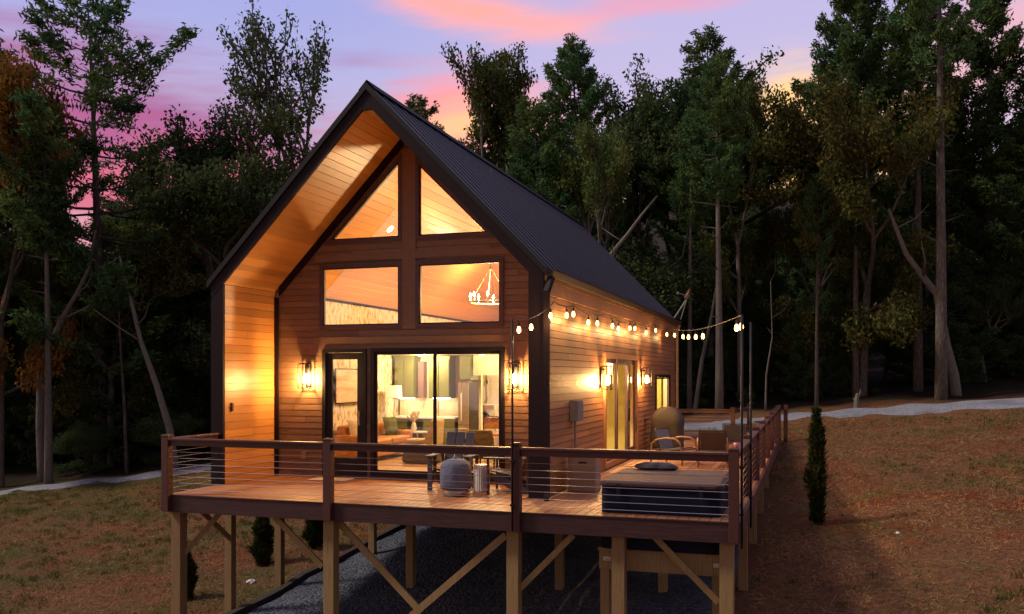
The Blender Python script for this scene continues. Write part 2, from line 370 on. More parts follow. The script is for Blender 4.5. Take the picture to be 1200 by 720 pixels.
def gravel_mat(name, c1, c2, s):
    m = bpy.data.materials.new(name); m.use_nodes = True; t = m.node_tree; n = t.nodes; b = n['Principled BSDF']; b.inputs['Roughness'].default_value = .85
    tcn = n.new('ShaderNodeTexCoord'); v = n.new('ShaderNodeTexVoronoi'); v.inputs['Scale'].default_value = s; t.links.new(tcn.outputs['Object'], v.inputs['Vector'])
    nz_ = n.new('ShaderNodeTexNoise'); nz_.inputs['Scale'].default_value = .8; nz_.inputs['Detail'].default_value = 4; t.links.new(tcn.outputs['Object'], nz_.inputs['Vector'])
    x = n.new('ShaderNodeMix'); x.data_type = 'RGBA'; x.inputs[6].default_value = (*c1, 1); x.inputs[7].default_value = (*c2, 1)
    sp_ = n.new('ShaderNodeSeparateColor'); t.links.new(v.outputs['Color'], sp_.inputs[0]); t.links.new(sp_.outputs[0], x.inputs[0])
    y = n.new('ShaderNodeMix'); y.data_type = 'RGBA'; y.inputs[7].default_value = (c1[0] * .6, c1[1] * .55, c1[2] * .5, 1); t.links.new(x.outputs[2], y.inputs[6])
    r = n.new('ShaderNodeMapRange'); r.inputs[1].default_value = .5; r.inputs[2].default_value = .75; r.inputs[4].default_value = .7; t.links.new(nz_.outputs[0], r.inputs[0]); t.links.new(r.outputs[0], y.inputs[0])
    t.links.new(y.outputs[2], b.inputs['Base Color'])
    bp = n.new('ShaderNodeBump'); bp.inputs['Strength'].default_value = 1; bp.inputs['Distance'].default_value = .04; bp.invert = True; t.links.new(v.outputs['Distance'], bp.inputs['Height']); t.links.new(bp.outputs[0], b.inputs['Normal'])
    return m
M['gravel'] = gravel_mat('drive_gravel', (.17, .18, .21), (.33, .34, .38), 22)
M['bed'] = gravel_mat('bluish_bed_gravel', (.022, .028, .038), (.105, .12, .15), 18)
def strip(pts, halfw, name, m, lift, label, cat):
    b = MB(); k = 0; P_ = []
    for i in range(len(pts) - 1):
        for s_ in range(16): P_.append((Vector(pts[i]).lerp(Vector(pts[i + 1]), s_ / 16), halfw[i] + (halfw[i + 1] - halfw[i]) * s_ / 16))
    P_.append((Vector(pts[-1]), halfw[-1]))
    for i, (p, hw) in enumerate(P_):
        d = (P_[min(i + 1, len(P_) - 1)][0] - P_[max(i - 1, 0)][0]); d = Vector((-d.y, d.x)).normalized()
        for q in range(9):
            s_ = (q / 4 - 1) * hw + ((.10 * math.sin(i * 1.7 + q) + .12 * math.sin(i * .63 + q) + .06 * math.sin(i * 4.1)) if q in (0, 8) else 0); X, Y = p.x + d.x * s_, p.y + d.y * s_; b.v.append((X, Y, gz(X, Y) + lift + (.03 if 0 < q < 8 else -.03)))
    b.f = [(i * 9 + q, i * 9 + q + 1, (i + 1) * 9 + q + 1, (i + 1) * 9 + q) for i in range(len(P_) - 1) for q in range(8)]
    return b.build(name, m, smooth=True, label=label, cat=cat, kind='structure')
strip([(-40, 4), (-30, 8), (-22.6, 11.3), (-17.3, 14.0), (-15.2, 15.2), (-8, 18.0), (-2, 19.4), (2.6, 19.9), (6.6, 21.1), (10, 21.7), (14.9, 22.0), (22, 21.4), (34, 19)],
      [.5, .5, .6, .6, .8, 1.0, 1.0, 1.0, .65, .95, 1.45, 1.8, 2], 'driveway', M['gravel'], .03, 'pale gravel driveway running behind the cabin', 'driveway')
# gravel bed under the cabin
edge = [(-2.75, -2.2), (-2.7, -1.09), (-2.72, 2.27), (-2.28, 5.53), (-1.7, 8.5), (-1.0, 12)]
gb = MB(); rows = []
for (x0, y0), (x1, y1) in zip(edge[:-1], edge[1:]):
    k = max(2, int((y1 - y0) / .3)); rows += [(x0 + (x1 - x0) * t / k, y0 + (y1 - y0) * t / k) for t in range(k)]
rows.append(edge[-1]); NC = 31
for i, (x, y) in enumerate(rows):
    for q in range(NC):
        X = x + (6.1 - x) * q / (NC - 1); gb.v.append((X, y, gz(X, y) + .06 + (.015 * math.sin(i * 2.1 + q * 1.3) if 0 < q < NC - 1 else 0)))
gb.f = [(i * NC + q, i * NC + q + 1, (i + 1) * NC + q + 1, (i + 1) * NC + q) for i in range(len(rows) - 1) for q in range(NC - 1)]
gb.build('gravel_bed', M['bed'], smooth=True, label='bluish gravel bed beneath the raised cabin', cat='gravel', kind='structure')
eb = MB()
for a, b_ in zip(edge[:-1], edge[1:]):
    for s_ in range(4):
        p = Vector(a).lerp(Vector(b_), s_ / 4); q = Vector(a).lerp(Vector(b_), (s_ + 1) / 4); eb.bar((p.x, p.y, gz(*p) + .06), (q.x, q.y, gz(*q) + .06), .14, .2)
eb.build('landscape_edging', M['soil'], label='dark timber edging along the gravel bed under the cabin', cat='edging')

# ------------------------------------------------------------------ cabin
Wd, WI, PD, LH, AE, HR, SL = 3.23, 2.98, 1.70, 13.65, 3.27, 7.155, 1.026
TK = .36
def zroof(x): return HR - SL * abs(x)
cabin = empty('cabin', (0, 0, 0), 'brown wood gable cabin with tall lit windows and black metal roof on a raised deck', 'cabin')
def slab_wall(mb, fn, z0, z1, lim, openings, course, thick, tilt=.014, joints=True, axis_len=3.0, ph=0, gap=.007):
    """boards of one wall: fn(s, z, off) -> 3-D, lim(z) -> (s0, s1), openings convex polygons in (s, z)"""
    def span(poly, z):
        xs = []
        for i in range(len(poly)):
            (x1, a), (x2, b_) = poly[i], poly[(i + 1) % len(poly)]
            if abs(a - b_) < 1e-9:
                if abs(a - z) < 1e-7: xs += [x1, x2]
            elif min(a, b_) - 1e-9 <= z <= max(a, b_) + 1e-9: xs.append(x1 + (x2 - x1) * (z - a) / (b_ - a))
        return (min(xs), max(xs)) if xs else None
    k = 0; zc = z0
    while zc < z1 - 1e-6:
        zt = min(zc + course, z1)
        br = sorted({zc, zt} | {round(p[1], 5) for o in openings for p in o if zc + 1e-4 < p[1] < zt - 1e-4})
        jo = [ph + k * 1.37 % axis_len + axis_len * j for j in range(-6, 8)] if joints else []
        for a, b_ in zip(br[:-1], br[1:]):
            mid = (a + b_) / 2; oa = []
            for o in openings:
                zs = [p[1] for p in o]
                if min(zs) < mid < max(zs):
                    s0, s1 = span(o, max(a, min(zs))), span(o, min(b_, max(zs))); oa.append((s0, s1))
            oa.sort(key=lambda t: t[0][0] + t[1][0])
            la, lb = lim(a), lim(b_); cur = (la[0], lb[0]); segs = []
            for (s0, s1) in oa: segs.append((cur, (s0[0], s1[0]))); cur = (s0[1], s1[1])
            segs.append((cur, (la[1], lb[1])))
            for (l, r_) in segs:
                if max(r_[0] - l[0], r_[1] - l[1]) < .01: continue
                top_ = b_ - (gap if b_ > zt - 1e-6 and joints else 0)
                if top_ <= a + .002: continue
                r_ = (max(r_[0], l[0] + .001), max(r_[1], l[1] + .001))
                cuts = [0] + [(j - l[0]) / (r_[0] - l[0]) for j in jo if l[0] + .25 < j < r_[0] - .25] + [1]
                oA = tilt * (1 - (a - zc) / course); oB = tilt * (1 - (b_ - zc) / course); g_ = .0015
                for c0, c1 in zip(cuts[:-1], cuts[1:]):
                    A0, A1 = l[0] + (r_[0] - l[0]) * c0 + (g_ if c0 > 0 else 0), l[0] + (r_[0] - l[0]) * c1 - (g_ if c1 < 1 else 0)
                    B0, B1 = l[1] + (r_[1] - l[1]) * c0 + (g_ if c0 > 0 else 0), l[1] + (r_[1] - l[1]) * c1 - (g_ if c1 < 1 else 0)
                    mb.hexa([fn(A0, a, -thick), fn(A1, a, -thick), fn(A1, a, oA), fn(A0, a, oA), fn(B0, top_, -thick), fn(B1, top_, -thick), fn(B1, top_, oB), fn(B0, top_, oB)])
        zc = zt; k += 1
def rect(a, b_, c, d): return [(a, c), (b_, c), (b_, d), (a, d)]
DOOR = (-1.87, -.90, .06, 2.56); SLID = (-.80, 1.97, .06, 2.57)
WL = (-1.93, -.13, 2.96, 4.24); WR = (.16, 1.95, 2.96, 4.24)
TL = [(-1.86, 4.66), (-.13, 4.66), (-.13, 6.36)]; TR = [(.16, 4.66), (1.80, 4.66), (.16, 6.27)]
front_open = [rect(*DOOR), rect(*SLID), rect(*WL), rect(*WR), TL, TR]
def flim(z):
    h = min(WI, (HR - TK - z) / SL); return (-h, h)
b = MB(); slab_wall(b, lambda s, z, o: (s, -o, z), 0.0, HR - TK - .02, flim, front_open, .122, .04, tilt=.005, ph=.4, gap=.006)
fw_ = b.build('front_wall', M['siding'], cabin)
b = MB(); slab_wall(b, lambda s, z, o: (s, .043 - o, z), 0.0, HR - TK - .03, flim, front_open, .5, .003, tilt=0, joints=False)
b.build('dark_gap_backing', M['black'], cabin)  # black sheet added behind the boards to darken the gaps
b = MB(); slab_wall(b, lambda s, z, o: (s, .11 - o, z), 0.0, HR - TK - .05, lambda z: (lambda h: (-h, h))(min(WI, (HR - TK - .02 - z) / SL)), front_open, .5, .06, tilt=0, joints=False)
b.build('inner_front_wall', M['plaster'], cabin)
# side walls
SDOOR = (2.86, 6.70, .05, 2.52); SWIN = (9.6, 12.3, .62, 2.05)
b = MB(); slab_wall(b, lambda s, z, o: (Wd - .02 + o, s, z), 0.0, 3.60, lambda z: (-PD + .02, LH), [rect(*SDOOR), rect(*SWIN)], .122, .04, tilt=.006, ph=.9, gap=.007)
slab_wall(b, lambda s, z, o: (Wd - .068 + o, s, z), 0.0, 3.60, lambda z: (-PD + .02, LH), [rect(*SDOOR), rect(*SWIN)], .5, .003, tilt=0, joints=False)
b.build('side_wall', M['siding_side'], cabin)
b = MB(); slab_wall(b, lambda s, z, o: (WI + .075 - o, s, z), 0.0, 3.72, lambda z: (.115, LH - .1), [rect(*SDOOR), rect(*SWIN)], 1.0, .10, tilt=0, joints=False)
b.build('inner_side_wall', M['plaster'], cabin)
b = MB(); slab_wall(b, lambda s, z, o: (-Wd + .02 - o, s, z), 0.0, 3.60, lambda z: (-PD + .02, LH), [], .15, .05)
b.build('side_wall', M['siding_side'], cabin)
b = MB(); slab_wall(b, lambda s, z, o: (-WI - .02 + o, s, z), 0.0, 3.72, lambda z: (.115, LH - .1), [], 1.0, .10, tilt=0, joints=False)
b.build('papered_wall', M['paper'], cabin)
b = MB(); slab_wall(b, lambda s, z, o: (s, LH + o, z), 0.0, HR - TK - .02, flim, [], .15, .12)
b.build('back_wall', M['siding'], cabin)
# porch cheeks lined with pine, both wings
b = MB(); slab_wall(b, lambda s, z, o: (-WI + o, s, z), .004, 3.735, lambda z: (-PD + .02, -.005), [], .145, .10, tilt=.006, axis_len=9, gap=.006)
b.build('porch_lining', M['pine'], cabin)
b = MB(); slab_wall(b, lambda s, z, o: (WI - o, s, z), .004, 3.735, lambda z: (-PD + .02, -.005), [], .145, .10, tilt=.006, axis_len=9, gap=.006)
b.build('porch_lining', M['pine'], cabin)
# soffit and inner ceiling planks, running front to back along each slope
def slope_planks(y0, y1, tz, wdt, name, m, xmax):
    b = MB(); n_ = int(xmax / wdt)
    for sgn in (-1, 1):
        for i in range(n_):
            a, c = .10 + i * wdt + .003, min(.10 + (i + 1) * wdt - .003, xmax)
            q = lambda x, y, o: (sgn * x, y, zroof(x) - tz + o)
            b.hexa([q(a, y0, 0), q(c, y0, 0), q(c, y1, 0), q(a, y1, 0), q(a, y0, .025), q(c, y0, .025), q(c, y1, .025), q(a, y1, .025)])
    b.box(-.1, .1, y0, y1, zroof(.1) - tz, zroof(.1) - tz + .02)
    return b.build(name, m, cabin)
slope_planks(-PD + .01, -.005, TK, .105, 'porch_ceiling', M['pine'], WI)
slope_planks(.12, LH - .14, TK + .05, .125, 'inside_ceiling', M['pine'], WI - .08)
# roof: black metal panels with standing ribs
roof = MB()
for sgn in (-1, 1):
    q = lambda x, y, o: (sgn * x, y, zroof(x) + o)
    roof.hexa([q(0, -PD - .05, -.07), q(AE, -PD - .05, -.07), q(AE, LH + .1, -.07), q(0, LH + .1, -.07), q(0, -PD - .05, 0), q(AE, -PD - .05, 0), q(AE, LH + .1, 0), q(0, LH + .1, 0)])
ro = roof.build('roof', M['roof'], cabin)
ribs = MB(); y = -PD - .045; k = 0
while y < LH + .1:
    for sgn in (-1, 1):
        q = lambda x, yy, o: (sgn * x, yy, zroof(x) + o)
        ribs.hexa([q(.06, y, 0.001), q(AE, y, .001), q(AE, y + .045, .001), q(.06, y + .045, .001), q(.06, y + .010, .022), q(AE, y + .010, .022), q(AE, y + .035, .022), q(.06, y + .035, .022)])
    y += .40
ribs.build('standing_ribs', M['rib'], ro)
rc = MB(); rc.prism([(-.16, HR - .10), (0, HR + .07), (.16, HR - .10), (0, HR + .045)], lambda p, e: (p[0], -PD - .055 + e * (LH + PD + .16), p[1])); rc.build('ridge_cap', M['roof'], ro)
dt = MB()
for sgn in (-1, 1):
    q = lambda x, y, o: (sgn * x, y, zroof(x) + o)
    dt.hexa([q(0, -PD - .085, -.105), q(AE + .03, -PD - .085, -.105), q(AE + .03, -PD - .052, -.105), q(0, -PD - .052, -.105), q(0, -PD - .085, .02), q(AE + .03, -PD - .085, .02), q(AE + .03, -PD - .052, .02), q(0, -PD - .052, .02)])
dt.build('drip_edge', M['black'], ro)
# rake fascia, pillars
fb = MB()
for sgn in (-1, 1):
    q = lambda x, y, z: (sgn * x, y, z)
    fb.hexa([q(.08, -PD - .05, zroof(.08) - TK), q(Wd, -PD - .05, zroof(Wd) - TK), q(Wd, -PD, zroof(Wd) - TK), q(.08, -PD, zroof(.08) - TK),
             q(.08, -PD - .05, zroof(.08) - .108), q(Wd, -PD - .05, zroof(Wd) - .108), q(Wd, -PD, zroof(Wd) - .108), q(.08, -PD, zroof(.08) - .108)])
fb.prism([(-.078, zroof(.08) - TK - .01), (.078, zroof(.08) - TK - .01), (.078, zroof(.078) - .109), (0, HR - .109), (-.078, zroof(.078) - .109)], lambda p, e: (p[0], -PD - .05 + .05 * e, p[1]))
fb.build('rake_fascia', M['trim'], cabin)
for sgn in (-1, 1):
    b = MB(); x0, x1 = sorted((sgn * (WI - .012), sgn * Wd)); b.box(x0, x1, -PD - .045, -PD + .018, -.004, 3.735)
    b.box(min(sgn * (WI + .02), sgn * (Wd - .003)), max(sgn * (WI + .02), sgn * (Wd - .003)), -PD - .04, -PD + .015, 3.7, zroof(Wd) - TK + .1)
    b.build('pillar', M['trim'], cabin)
    b = MB(); x0, x1 = sorted((sgn * (Wd - .015), sgn * (Wd + .012))); b.box(x0, x1, -PD - .03, -PD + .12, .003, 3.6); b.build('corner_board', M['trim'], cabin)
# corner trim where the cheek meets the front wall, rake trim, belt boards, window casings
b = MB()
for sgn in (-1, 1): x0, x1 = sorted((sgn * (WI - .005), sgn * (WI - .10))); b.box(x0, x1, -.045, -.018, .0, 3.62)
for sgn in (-1, 1):
    q = lambda x, o, d: (sgn * x, d, zroof(x) - TK - o)
    b.hexa([q(.10, .20, -.03), q(WI - .10, .20, -.03), q(WI - .10, .20, .01), q(.10, .20, .01), q(.10, .004, -.03), q(WI - .10, .004, -.03), q(WI - .10, .004, .01), q(.10, .004, .01)])
b.build('rake_trim', M['trim'], cabin)
b = MB()
b.box(-.13, .16, -.03, -.017, 2.94, 6.42); b.box(-.2, -.132, -.026, -.016, 4.36, 4.52); b.build('mullion_boards', M['siding'], cabin)
b = MB(); b.box(-2.05, 2.08, -.034, -.017, 4.30, 4.44); b.box(-2.05, 2.08, -.032, -.016, 2.66, 2.80); b.build('belt_board', M['siding'], cabin)

def frame_poly(mb, poly, inset, y0, y1):
    """flat frame of width inset inside a convex polygon on the front wall"""
    n = len(poly); ctr = (sum(p[0] for p in poly) / n, sum(p[1] for p in poly) / n); inn = []
    area = sum(poly[i][0] * poly[(i + 1) % n][1] - poly[(i + 1) % n][0] * poly[i][1] for i in range(n)); sg = 1 if area > 0 else -1
    L = []
    for i in range(n):
        (x1, a), (x2, b_) = poly[i], poly[(i + 1) % n]; l = math.hypot(x2 - x1, b_ - a); nx_, nz_ = -(b_ - a) / l * sg, (x2 - x1) / l * sg
        L.append(((x1 + nx_ * inset, a + nz_ * inset), (x2 - x1, b_ - a)))
    for i in range(n):
        (p, d), (q, e) = L[i - 1], L[i]; den = d[0] * e[1] - d[1] * e[0]; t = ((q[0] - p[0]) * e[1] - (q[1] - p[1]) * e[0]) / den; inn.append((p[0] + d[0] * t, p[1] + d[1] * t))
    for i in range(n):
        j = (i + 1) % n; P4 = [poly[i], poly[j], inn[j], inn[i]]
        mb.prism(P4, lambda p, e_: (p[0], y0 + (y1 - y0) * e_, p[1]))
    return inn
def window_front(poly, lab, fw=.07):
    b = MB(); inn = frame_poly(b, poly, fw, -.045, .06); wdw = b.build('window', M['frame'], cabin, label=lab)
    b = MB(); inn2 = frame_poly(b, inn, .022, -.02, .04); b.build('sash', M['black'], wdw)
    b = MB(); b.prism(inn2, lambda p, e: (p[0], .004 + .012 * e, p[1])); b.build('pane', M['glass'], wdw)
window_front(rect(*WL), 'left rectangular window above the front door'); window_front(rect(*WR), 'right rectangular window above the sliding door showing a chandelier')
window_front(TL, 'left triangular gable window'); window_front(TR, 'right triangular gable window')
# front glazed door
b = MB(); frame_poly(b, rect(*DOOR), .07, -.05, .08); dr = b.build('front_door', M['black'], cabin, label='dark full glass entry door')
b = MB(); frame_poly(b, rect(-1.795, -.975, .13, 2.485), .13, -.012, .035); b.box(-1.66, -1.11, -.012, .03, .262, .40); b.build('door_leaf', M['black'], dr)
b = MB(); b.box(-1.665, -1.105, .008, .02, .39, 2.36); b.build('pane', M['glass'], dr)
b = MB(); b.tube([(-1.04, -.07, 1.05), (-1.04, -.07, 1.35)], .012); b.box(-1.052, -1.028, -.07, -.008, 1.06, 1.085); b.box(-1.052, -1.028, -.07, -.008, 1.315, 1.34); b.build('handle', M['chrome'], dr)
# big sliding door
b = MB(); frame_poly(b, rect(*SLID), .07, -.05, .08); sd_ = b.build('sliding_door', M['black'], cabin, label='two panel sliding glass door with black frame')
for (a, c, yo) in ((-.735, .585, .0), (.505, 1.905, .035)):
    b = MB(); inn = frame_poly(b, rect(a, c, .125, 2.505), .065, yo - .014, yo + .014); pn = b.build('door_panel', M['black'], sd_)
    b = MB(); b.prism(inn, lambda p, e: (p[0], yo - .005 + .01 * e, p[1])); b.build('pane', M['glass'], pn)
# side sliding door
def to_side(mb, xo=Wd - .02):   # turn a mesh authored on the front wall (x, y, z) to the side wall
    mb.v = [(xo - v[1], v[0], v[2]) for v in mb.v]; return mb
b = MB(); frame_poly(b, rect(*SDOOR), .11, -.05, .06); sdd = to_side(b).build('side_sliding_door', M['siding_side'], cabin, label='side patio sliding door with yellow lit glass')
for (a, c, yo, fw) in ((2.975, 4.3, .02, .10), (4.2, 5.55, -.005, .12), (5.45, 6.585, .03, .10)):
    b = MB(); inn = frame_poly(b, rect(a, c, .17, 2.405), fw, yo - .016, yo + .016); pn = to_side(b).build('door_panel', M['frame'], sdd)
    b = MB(); b.prism(inn, lambda p, e: (p[0], yo - .005 + .01 * e, p[1])); to_side(b).build('pane', M['sideglass'], pn)
b = MB(); b.box(5.50, 5.54, -.07, -.035, .95, 1.25); to_side(b).build('handle', M['black'], sdd)
b = MB(); frame_poly(b, rect(*SWIN), .07, -.05, .05); swd = to_side(b).build('window', M['trim'], cabin, label='small side window near the back corner')
for (a, c) in ((9.675, 10.93), (10.97, 12.225)):
    b = MB(); inn = frame_poly(b, rect(a, c, .695, 1.975), .045, -.01, .02); to_side(b).build('sash', M['frame'], swd)
    b = MB(); b.prism(inn, lambda p, e: (p[0], .005 + .01 * e, p[1])); to_side(b).build('pane', M['sideglass'], swd)
# gutter, frieze, downspouts
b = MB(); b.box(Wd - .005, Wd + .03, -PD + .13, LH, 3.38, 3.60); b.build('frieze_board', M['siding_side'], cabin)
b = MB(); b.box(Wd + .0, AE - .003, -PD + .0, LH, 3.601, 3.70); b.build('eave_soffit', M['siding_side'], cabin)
b = MB(); gx0 = AE + .002; b.prism([(gx0, 3.79), (gx0, 3.67), (gx0 + .09, 3.66), (gx0 + .125, 3.76), (gx0 + .125, 3.79), (gx0 + .115, 3.79), (gx0 + .105, 3.74), (gx0 + .015, 3.69), (gx0 + .012, 3.79)], lambda p, e: (p[0], -PD + .02 + e * (LH + PD + .05), p[1]))
b.build('gutter', mat('bronze_gutter', (.10, .06, .04), .35, metal=.3), cabin)
b = MB(); b.box(Wd + .02, Wd + .11, -PD - .13, -PD - .05, .05, 3.42); b.bar((Wd + .065, -PD - .09, 3.40), (AE + .07, -PD + .05, 3.66), .09, .08); b.bar((Wd + .065, -PD - .09, .10), (Wd + .1, -PD - .22, .03), .09, .07)
for z in (.6, 2.9): b.box(Wd + .012, Wd + .118, -PD - .135, -PD - .04, z, z + .03)
b.build('downspout', M['trim'], cabin)
b = MB(); b.box(Wd + .02, Wd + .10, LH - .14, LH - .06, .05, 3.5); b.bar((Wd + .06, LH - .10, 3.48), (AE + .07, LH - .02, 3.68), .08, .08); b.build('downspout', mat('bronze_pipe', (.30, .16, .07), .4), cabin)
# little wall fittings
b = MB(); b.box(-2.33, -2.25, -.06, -.012, .36, .50); b.build('outdoor_outlet', M['greybox'], cabin)
b = MB(); b.box(-WI + .004, -WI + .03, -1.50, -1.44, 1.36, 1.52); b.build('doorbell', M['black'], cabin)
b = MB(); b.box(Wd - .02 + .014, Wd + .13, -.02, .42, 1.20, 1.58); b.box(Wd + .13, Wd + .145, .0, .40, 1.22, 1.56); eb_ = b.build('meter_box', M['greybox'], cabin)
b = MB(); b.tube([(Wd + .05, .17, 1.20), (Wd + .05, .17, .02)], .022); b.tube([(Wd + .05, .26, .75), (Wd + .05, .26, .40), (Wd + .08, .40, .15), (Wd + .06, .6, .05)], .01); b.build('conduit', M['greybox'], eb_)
b = MB(); b.box(Wd - .005, Wd + .03, 2.25, 2.31, .42, .50); b.tube([(Wd + .03, 2.28, .47), (Wd + .11, 2.28, .47), (Wd + .13, 2.28, .42)], .014); b.tube([(Wd + .08, 2.22, .52), (Wd + .08, 2.34, .52)], .012); b.build('spigot', M['brass'], cabin)

# wall lanterns (fixed to the wall, each a thing)
def lantern(px, py, pz, rz, lab, zsc=1.0):
    r = empty('wall_lantern', (px, py, pz), lab, 'lantern', 'wall lanterns beside the doors', rz)
    # local: +Y into the room/wall, -Y outwards
    b = MB(); b.box(-.055, .055, -.03, -.004, -.20, .24); b.box(-.02, .02, -.10, -.03, .17, .20); b.build('back_plate', M['black'], r, world=False)
    b = MB(); b.box(-.105, .105, -.245, -.035, .235, .245); b.box(-.09, .09, -.23, -.05, .2452, .262)
    for q in ((-.107, .107, -.247, -.233), (-.107, .107, -.047, -.033)): b.box(*q, -.245, -.231)
    for q in ((-.107, -.093, -.233, -.047), (.093, .107, -.233, -.047)): b.box(*q, -.245, -.231)
    for x in (-.1, .1):
        for y in (-.24, -.04): b.box(x - .006, x + .006, y - .006, y + .006, -.231, .235)
    b.build('lantern_frame', M['black'], r, world=False)
    b = MB()
    for x in (-.095, .095): b.box(x - .002, x + .002, -.232, -.048, -.226, .223)
    b.box(-.092, .092, -.242, -.238, -.226, .223); b.build('pane', M['lglass'], r, world=False)
    b = MB(); b.lathe([(.006, -.09), (.026, -.07), (.034, -.02), (.03, .04), (.016, .09), (.012, .10)], (0, -.14, -.05), 12); b.build('bulb', M['lamp_bulb'], r, smooth=True, world=False)
    b = MB(); b.tube([(0, -.14, .055), (0, -.14, .234)], .011); b.build('socket', M['black'], r, world=False)
lantern(-2.20, 0, 2.02, 0, 'black box wall lantern left of the front entry door')
lantern(2.19, 0, 2.02, 0, 'black box wall lantern beside the front sliding door, partly behind a string light pole')
lantern(Wd, 2.50, 1.98, R(90), 'black box wall lantern on the side wall nearer the front, by the side patio door')
lantern(Wd, 7.30, 1.98, R(90), 'black box wall lantern between the side patio door and the small side window')

# ------------------------------------------------------------------ inside
b = MB()
for i in range(40):
    x = -2.97 + i * .1485
    b.box(x, x + .146, .12, 5.9, .0, .05)
    b.box(x, x + .146, 5.9, LH - .15, .0, .05)
b.build('inside_floor', M['floor'], cabin)
def inner(name, m, *boxes):
    b = MB()
    for q in boxes: b.box(*q)
    return b.build(name, m, cabin)
inner('kitchen_wall', M['plaster'], (-2.95, -.66, 5.85, 5.97, .05, 2.55), (-.66, 2.9, 5.3, 5.42, 2.04, 2.55))
inner('laundry_wall', M['plaster'], (-2.9, 2.9, 7.7, 7.8, .05, 2.55))
inner('partition', M['plaster'], (-2.9, 2.9, 8.9, 9.0, .05, 2.55))
M['hall'] = mat('yellow_green_wall', (.50, .48, .15), .8, vary=.05)
for q in ((1.5, 1.58, 1.2, 5.0, .05, 2.54), (1.5, 1.58, 9.0, 13.3, .05, 2.54), (1.58, 2.95, 13.2, 13.3, .05, 2.54), (1.3, 2.95, 6.9, 6.98, .05, 2.54)): inner('hall_partition', M['hall'], q)
inner('loft_floor', M['plaster'], (-2.93, 2.93, 4.4, LH - .2, 2.56, 2.76))
inner('loft_wall', M['pine'], (-2.9, 2.9, LH - .3, LH - .2, 2.77, 3.6), (-1.9, 1.9, LH - .3, LH - .2, 3.6, 4.7), (-.8, .8, LH - .3, LH - .2, 4.7, 5.8))
def downlight(x, y, z, i):
    b = MB(); b.lathe([(.075, 0), (.075, .012), (.06, .014)], (x, y, z - .02), 16); b.build('downlight', M['white'], cabin)
    b = MB(); b.lathe([(.055, 0), (.055, .004)], (x, y, z - .026), 16); b.build('downlight_lens', M['down_bulb'], cabin)
    l = bpy.data.lights.new('downlight_lamp', 'POINT'); l.energy = i; l.color = (1, .70, .36); l.shadow_soft_size = .06
    o = bpy.data.objects.new('downlight_lamp', l); COL.objects.link(o); o.location = (x, y, z - .12)
downlight(-1.9, 4.8, 2.56, 190); downlight(-.2, 4.65, 2.56, 50); downlight(.4, 6.5, 2.56, 200); downlight(2.3, 4.9, 2.56, 480)
downlight(2.3, 11.2, 2.56, 420)
def room_light(x, y, z, e, nm):
    l = bpy.data.lights.new(nm, 'POINT'); l.energy = e; l.color = (1, .70, .34); l.shadow_soft_size = .15
    o = bpy.data.objects.new(nm, l); COL.objects.link(o); o.location = (x, y, z)

# chandelier
ch = empty('chandelier', (.62, 3.0, 3.66), 'gold ring chandelier with candle bulbs seen through the upper right window', 'chandelier')
def ringpts(r, z, n=28): return [(r * math.cos(2 * math.pi * i / n), r * math.sin(2 * math.pi * i / n), z) for i in range(n + 1)]
b = MB(); b.tube(ringpts(.46, 0), .018, 6); b.build('ring', M['brass'], ch, world=False, smooth=True)
b = MB()
for k in range(4):
    t = k * math.pi / 2 + .5; b.tube([(.46 * math.cos(t), .46 * math.sin(t), 0), (.02 * math.cos(t), .02 * math.sin(t), .76)], .008, 5)
b.tube([(0, 0, .74), (0, 0, 3.0)], .01, 6); b.lathe([(.03, .72), (.04, .75), (.03, .79)], n=10); b.build('hanger', M['brass'], ch, world=False)
for k in range(8):
    t = k * math.pi / 4 + .2; c = (.46 * math.cos(t), .46 * math.sin(t), 0)
    b = MB(); b.lathe([(.018, .015), (.018, .12)], c, 8); cn = b.build('candle', M['white'], ch, world=False)
    b = MB(); b.lathe([(.01, .12), (.024, .15), (.022, .18), (.004, .225)], c, 8); b.build('bulb', M['chand_bulb'], cn, world=False, smooth=True)
room_light(.62, 3.0, 3.86, 650, 'chandelier_lamp')
b = MB(); b.lathe([(.09, 0), (.075, .012), (.02, .016)], n=16); mt_ = Matrix.Rotation(R(135), 3, 'Y'); b.v = [tuple(mt_ @ Vector(v) + Vector((-1.44, 2.15, 5.275))) for v in b.v]; b.build('downlight_lens', M['down_bulb'], cabin)
room_light(-.9, 7.2, 4.6, 250, 'loft_fill'); room_light(.2, 10.5, 4.4, 200, 'loft_fill')  # unseen fill lights without fixtures, added to brighten the loft ceiling
# kitchen
kb = empty('kitchen_base_cabinet', (-2.0, 5.5, .05), 'sage green kitchen base cabinet with white counter along the back wall', 'cabinet')
b = MB(); b.box(-2.9, -1.14, 5.25, 5.84, .13, .93); b.box(-2.9, -1.14, 5.30, 5.84, .052, .13); b.build('carcass', M['green2'], kb)
for i in range(3):
    x = -2.0 + i * .29
    b = MB(); b.box(x, x + .275, 5.228, 5.248, .18, .70); d_ = b.build('cabinet_door', M['green'], kb, bevel=.004)
    b = MB(); b.box(x, x + .275, 5.228, 5.248, .72, .90); b.build('drawer', M['green'], kb, bevel=.004)
b = MB(); b.box(-2.92, -1.12, 5.2, 5.845, .932, .975); b.build('countertop', M['stone'], kb, bevel=.004)
b = MB(); b.tube([(-1.78, 5.70, .975), (-1.78, 5.70, 1.28), (-1.75, 5.66, 1.36), (-1.69, 5.58, 1.39), (-1.63, 5.50, 1.36), (-1.61, 5.47, 1.28)], .014, 8); b.build('faucet', M['chrome'], kb, smooth=True)
b = MB(); b.box(-2.45, -2.03, 5.225, 5.247, .16, .90); b.box(-2.40, -2.08, 5.19, 5.205, .80, .82); b.build('dishwasher_front', M['black'], kb)
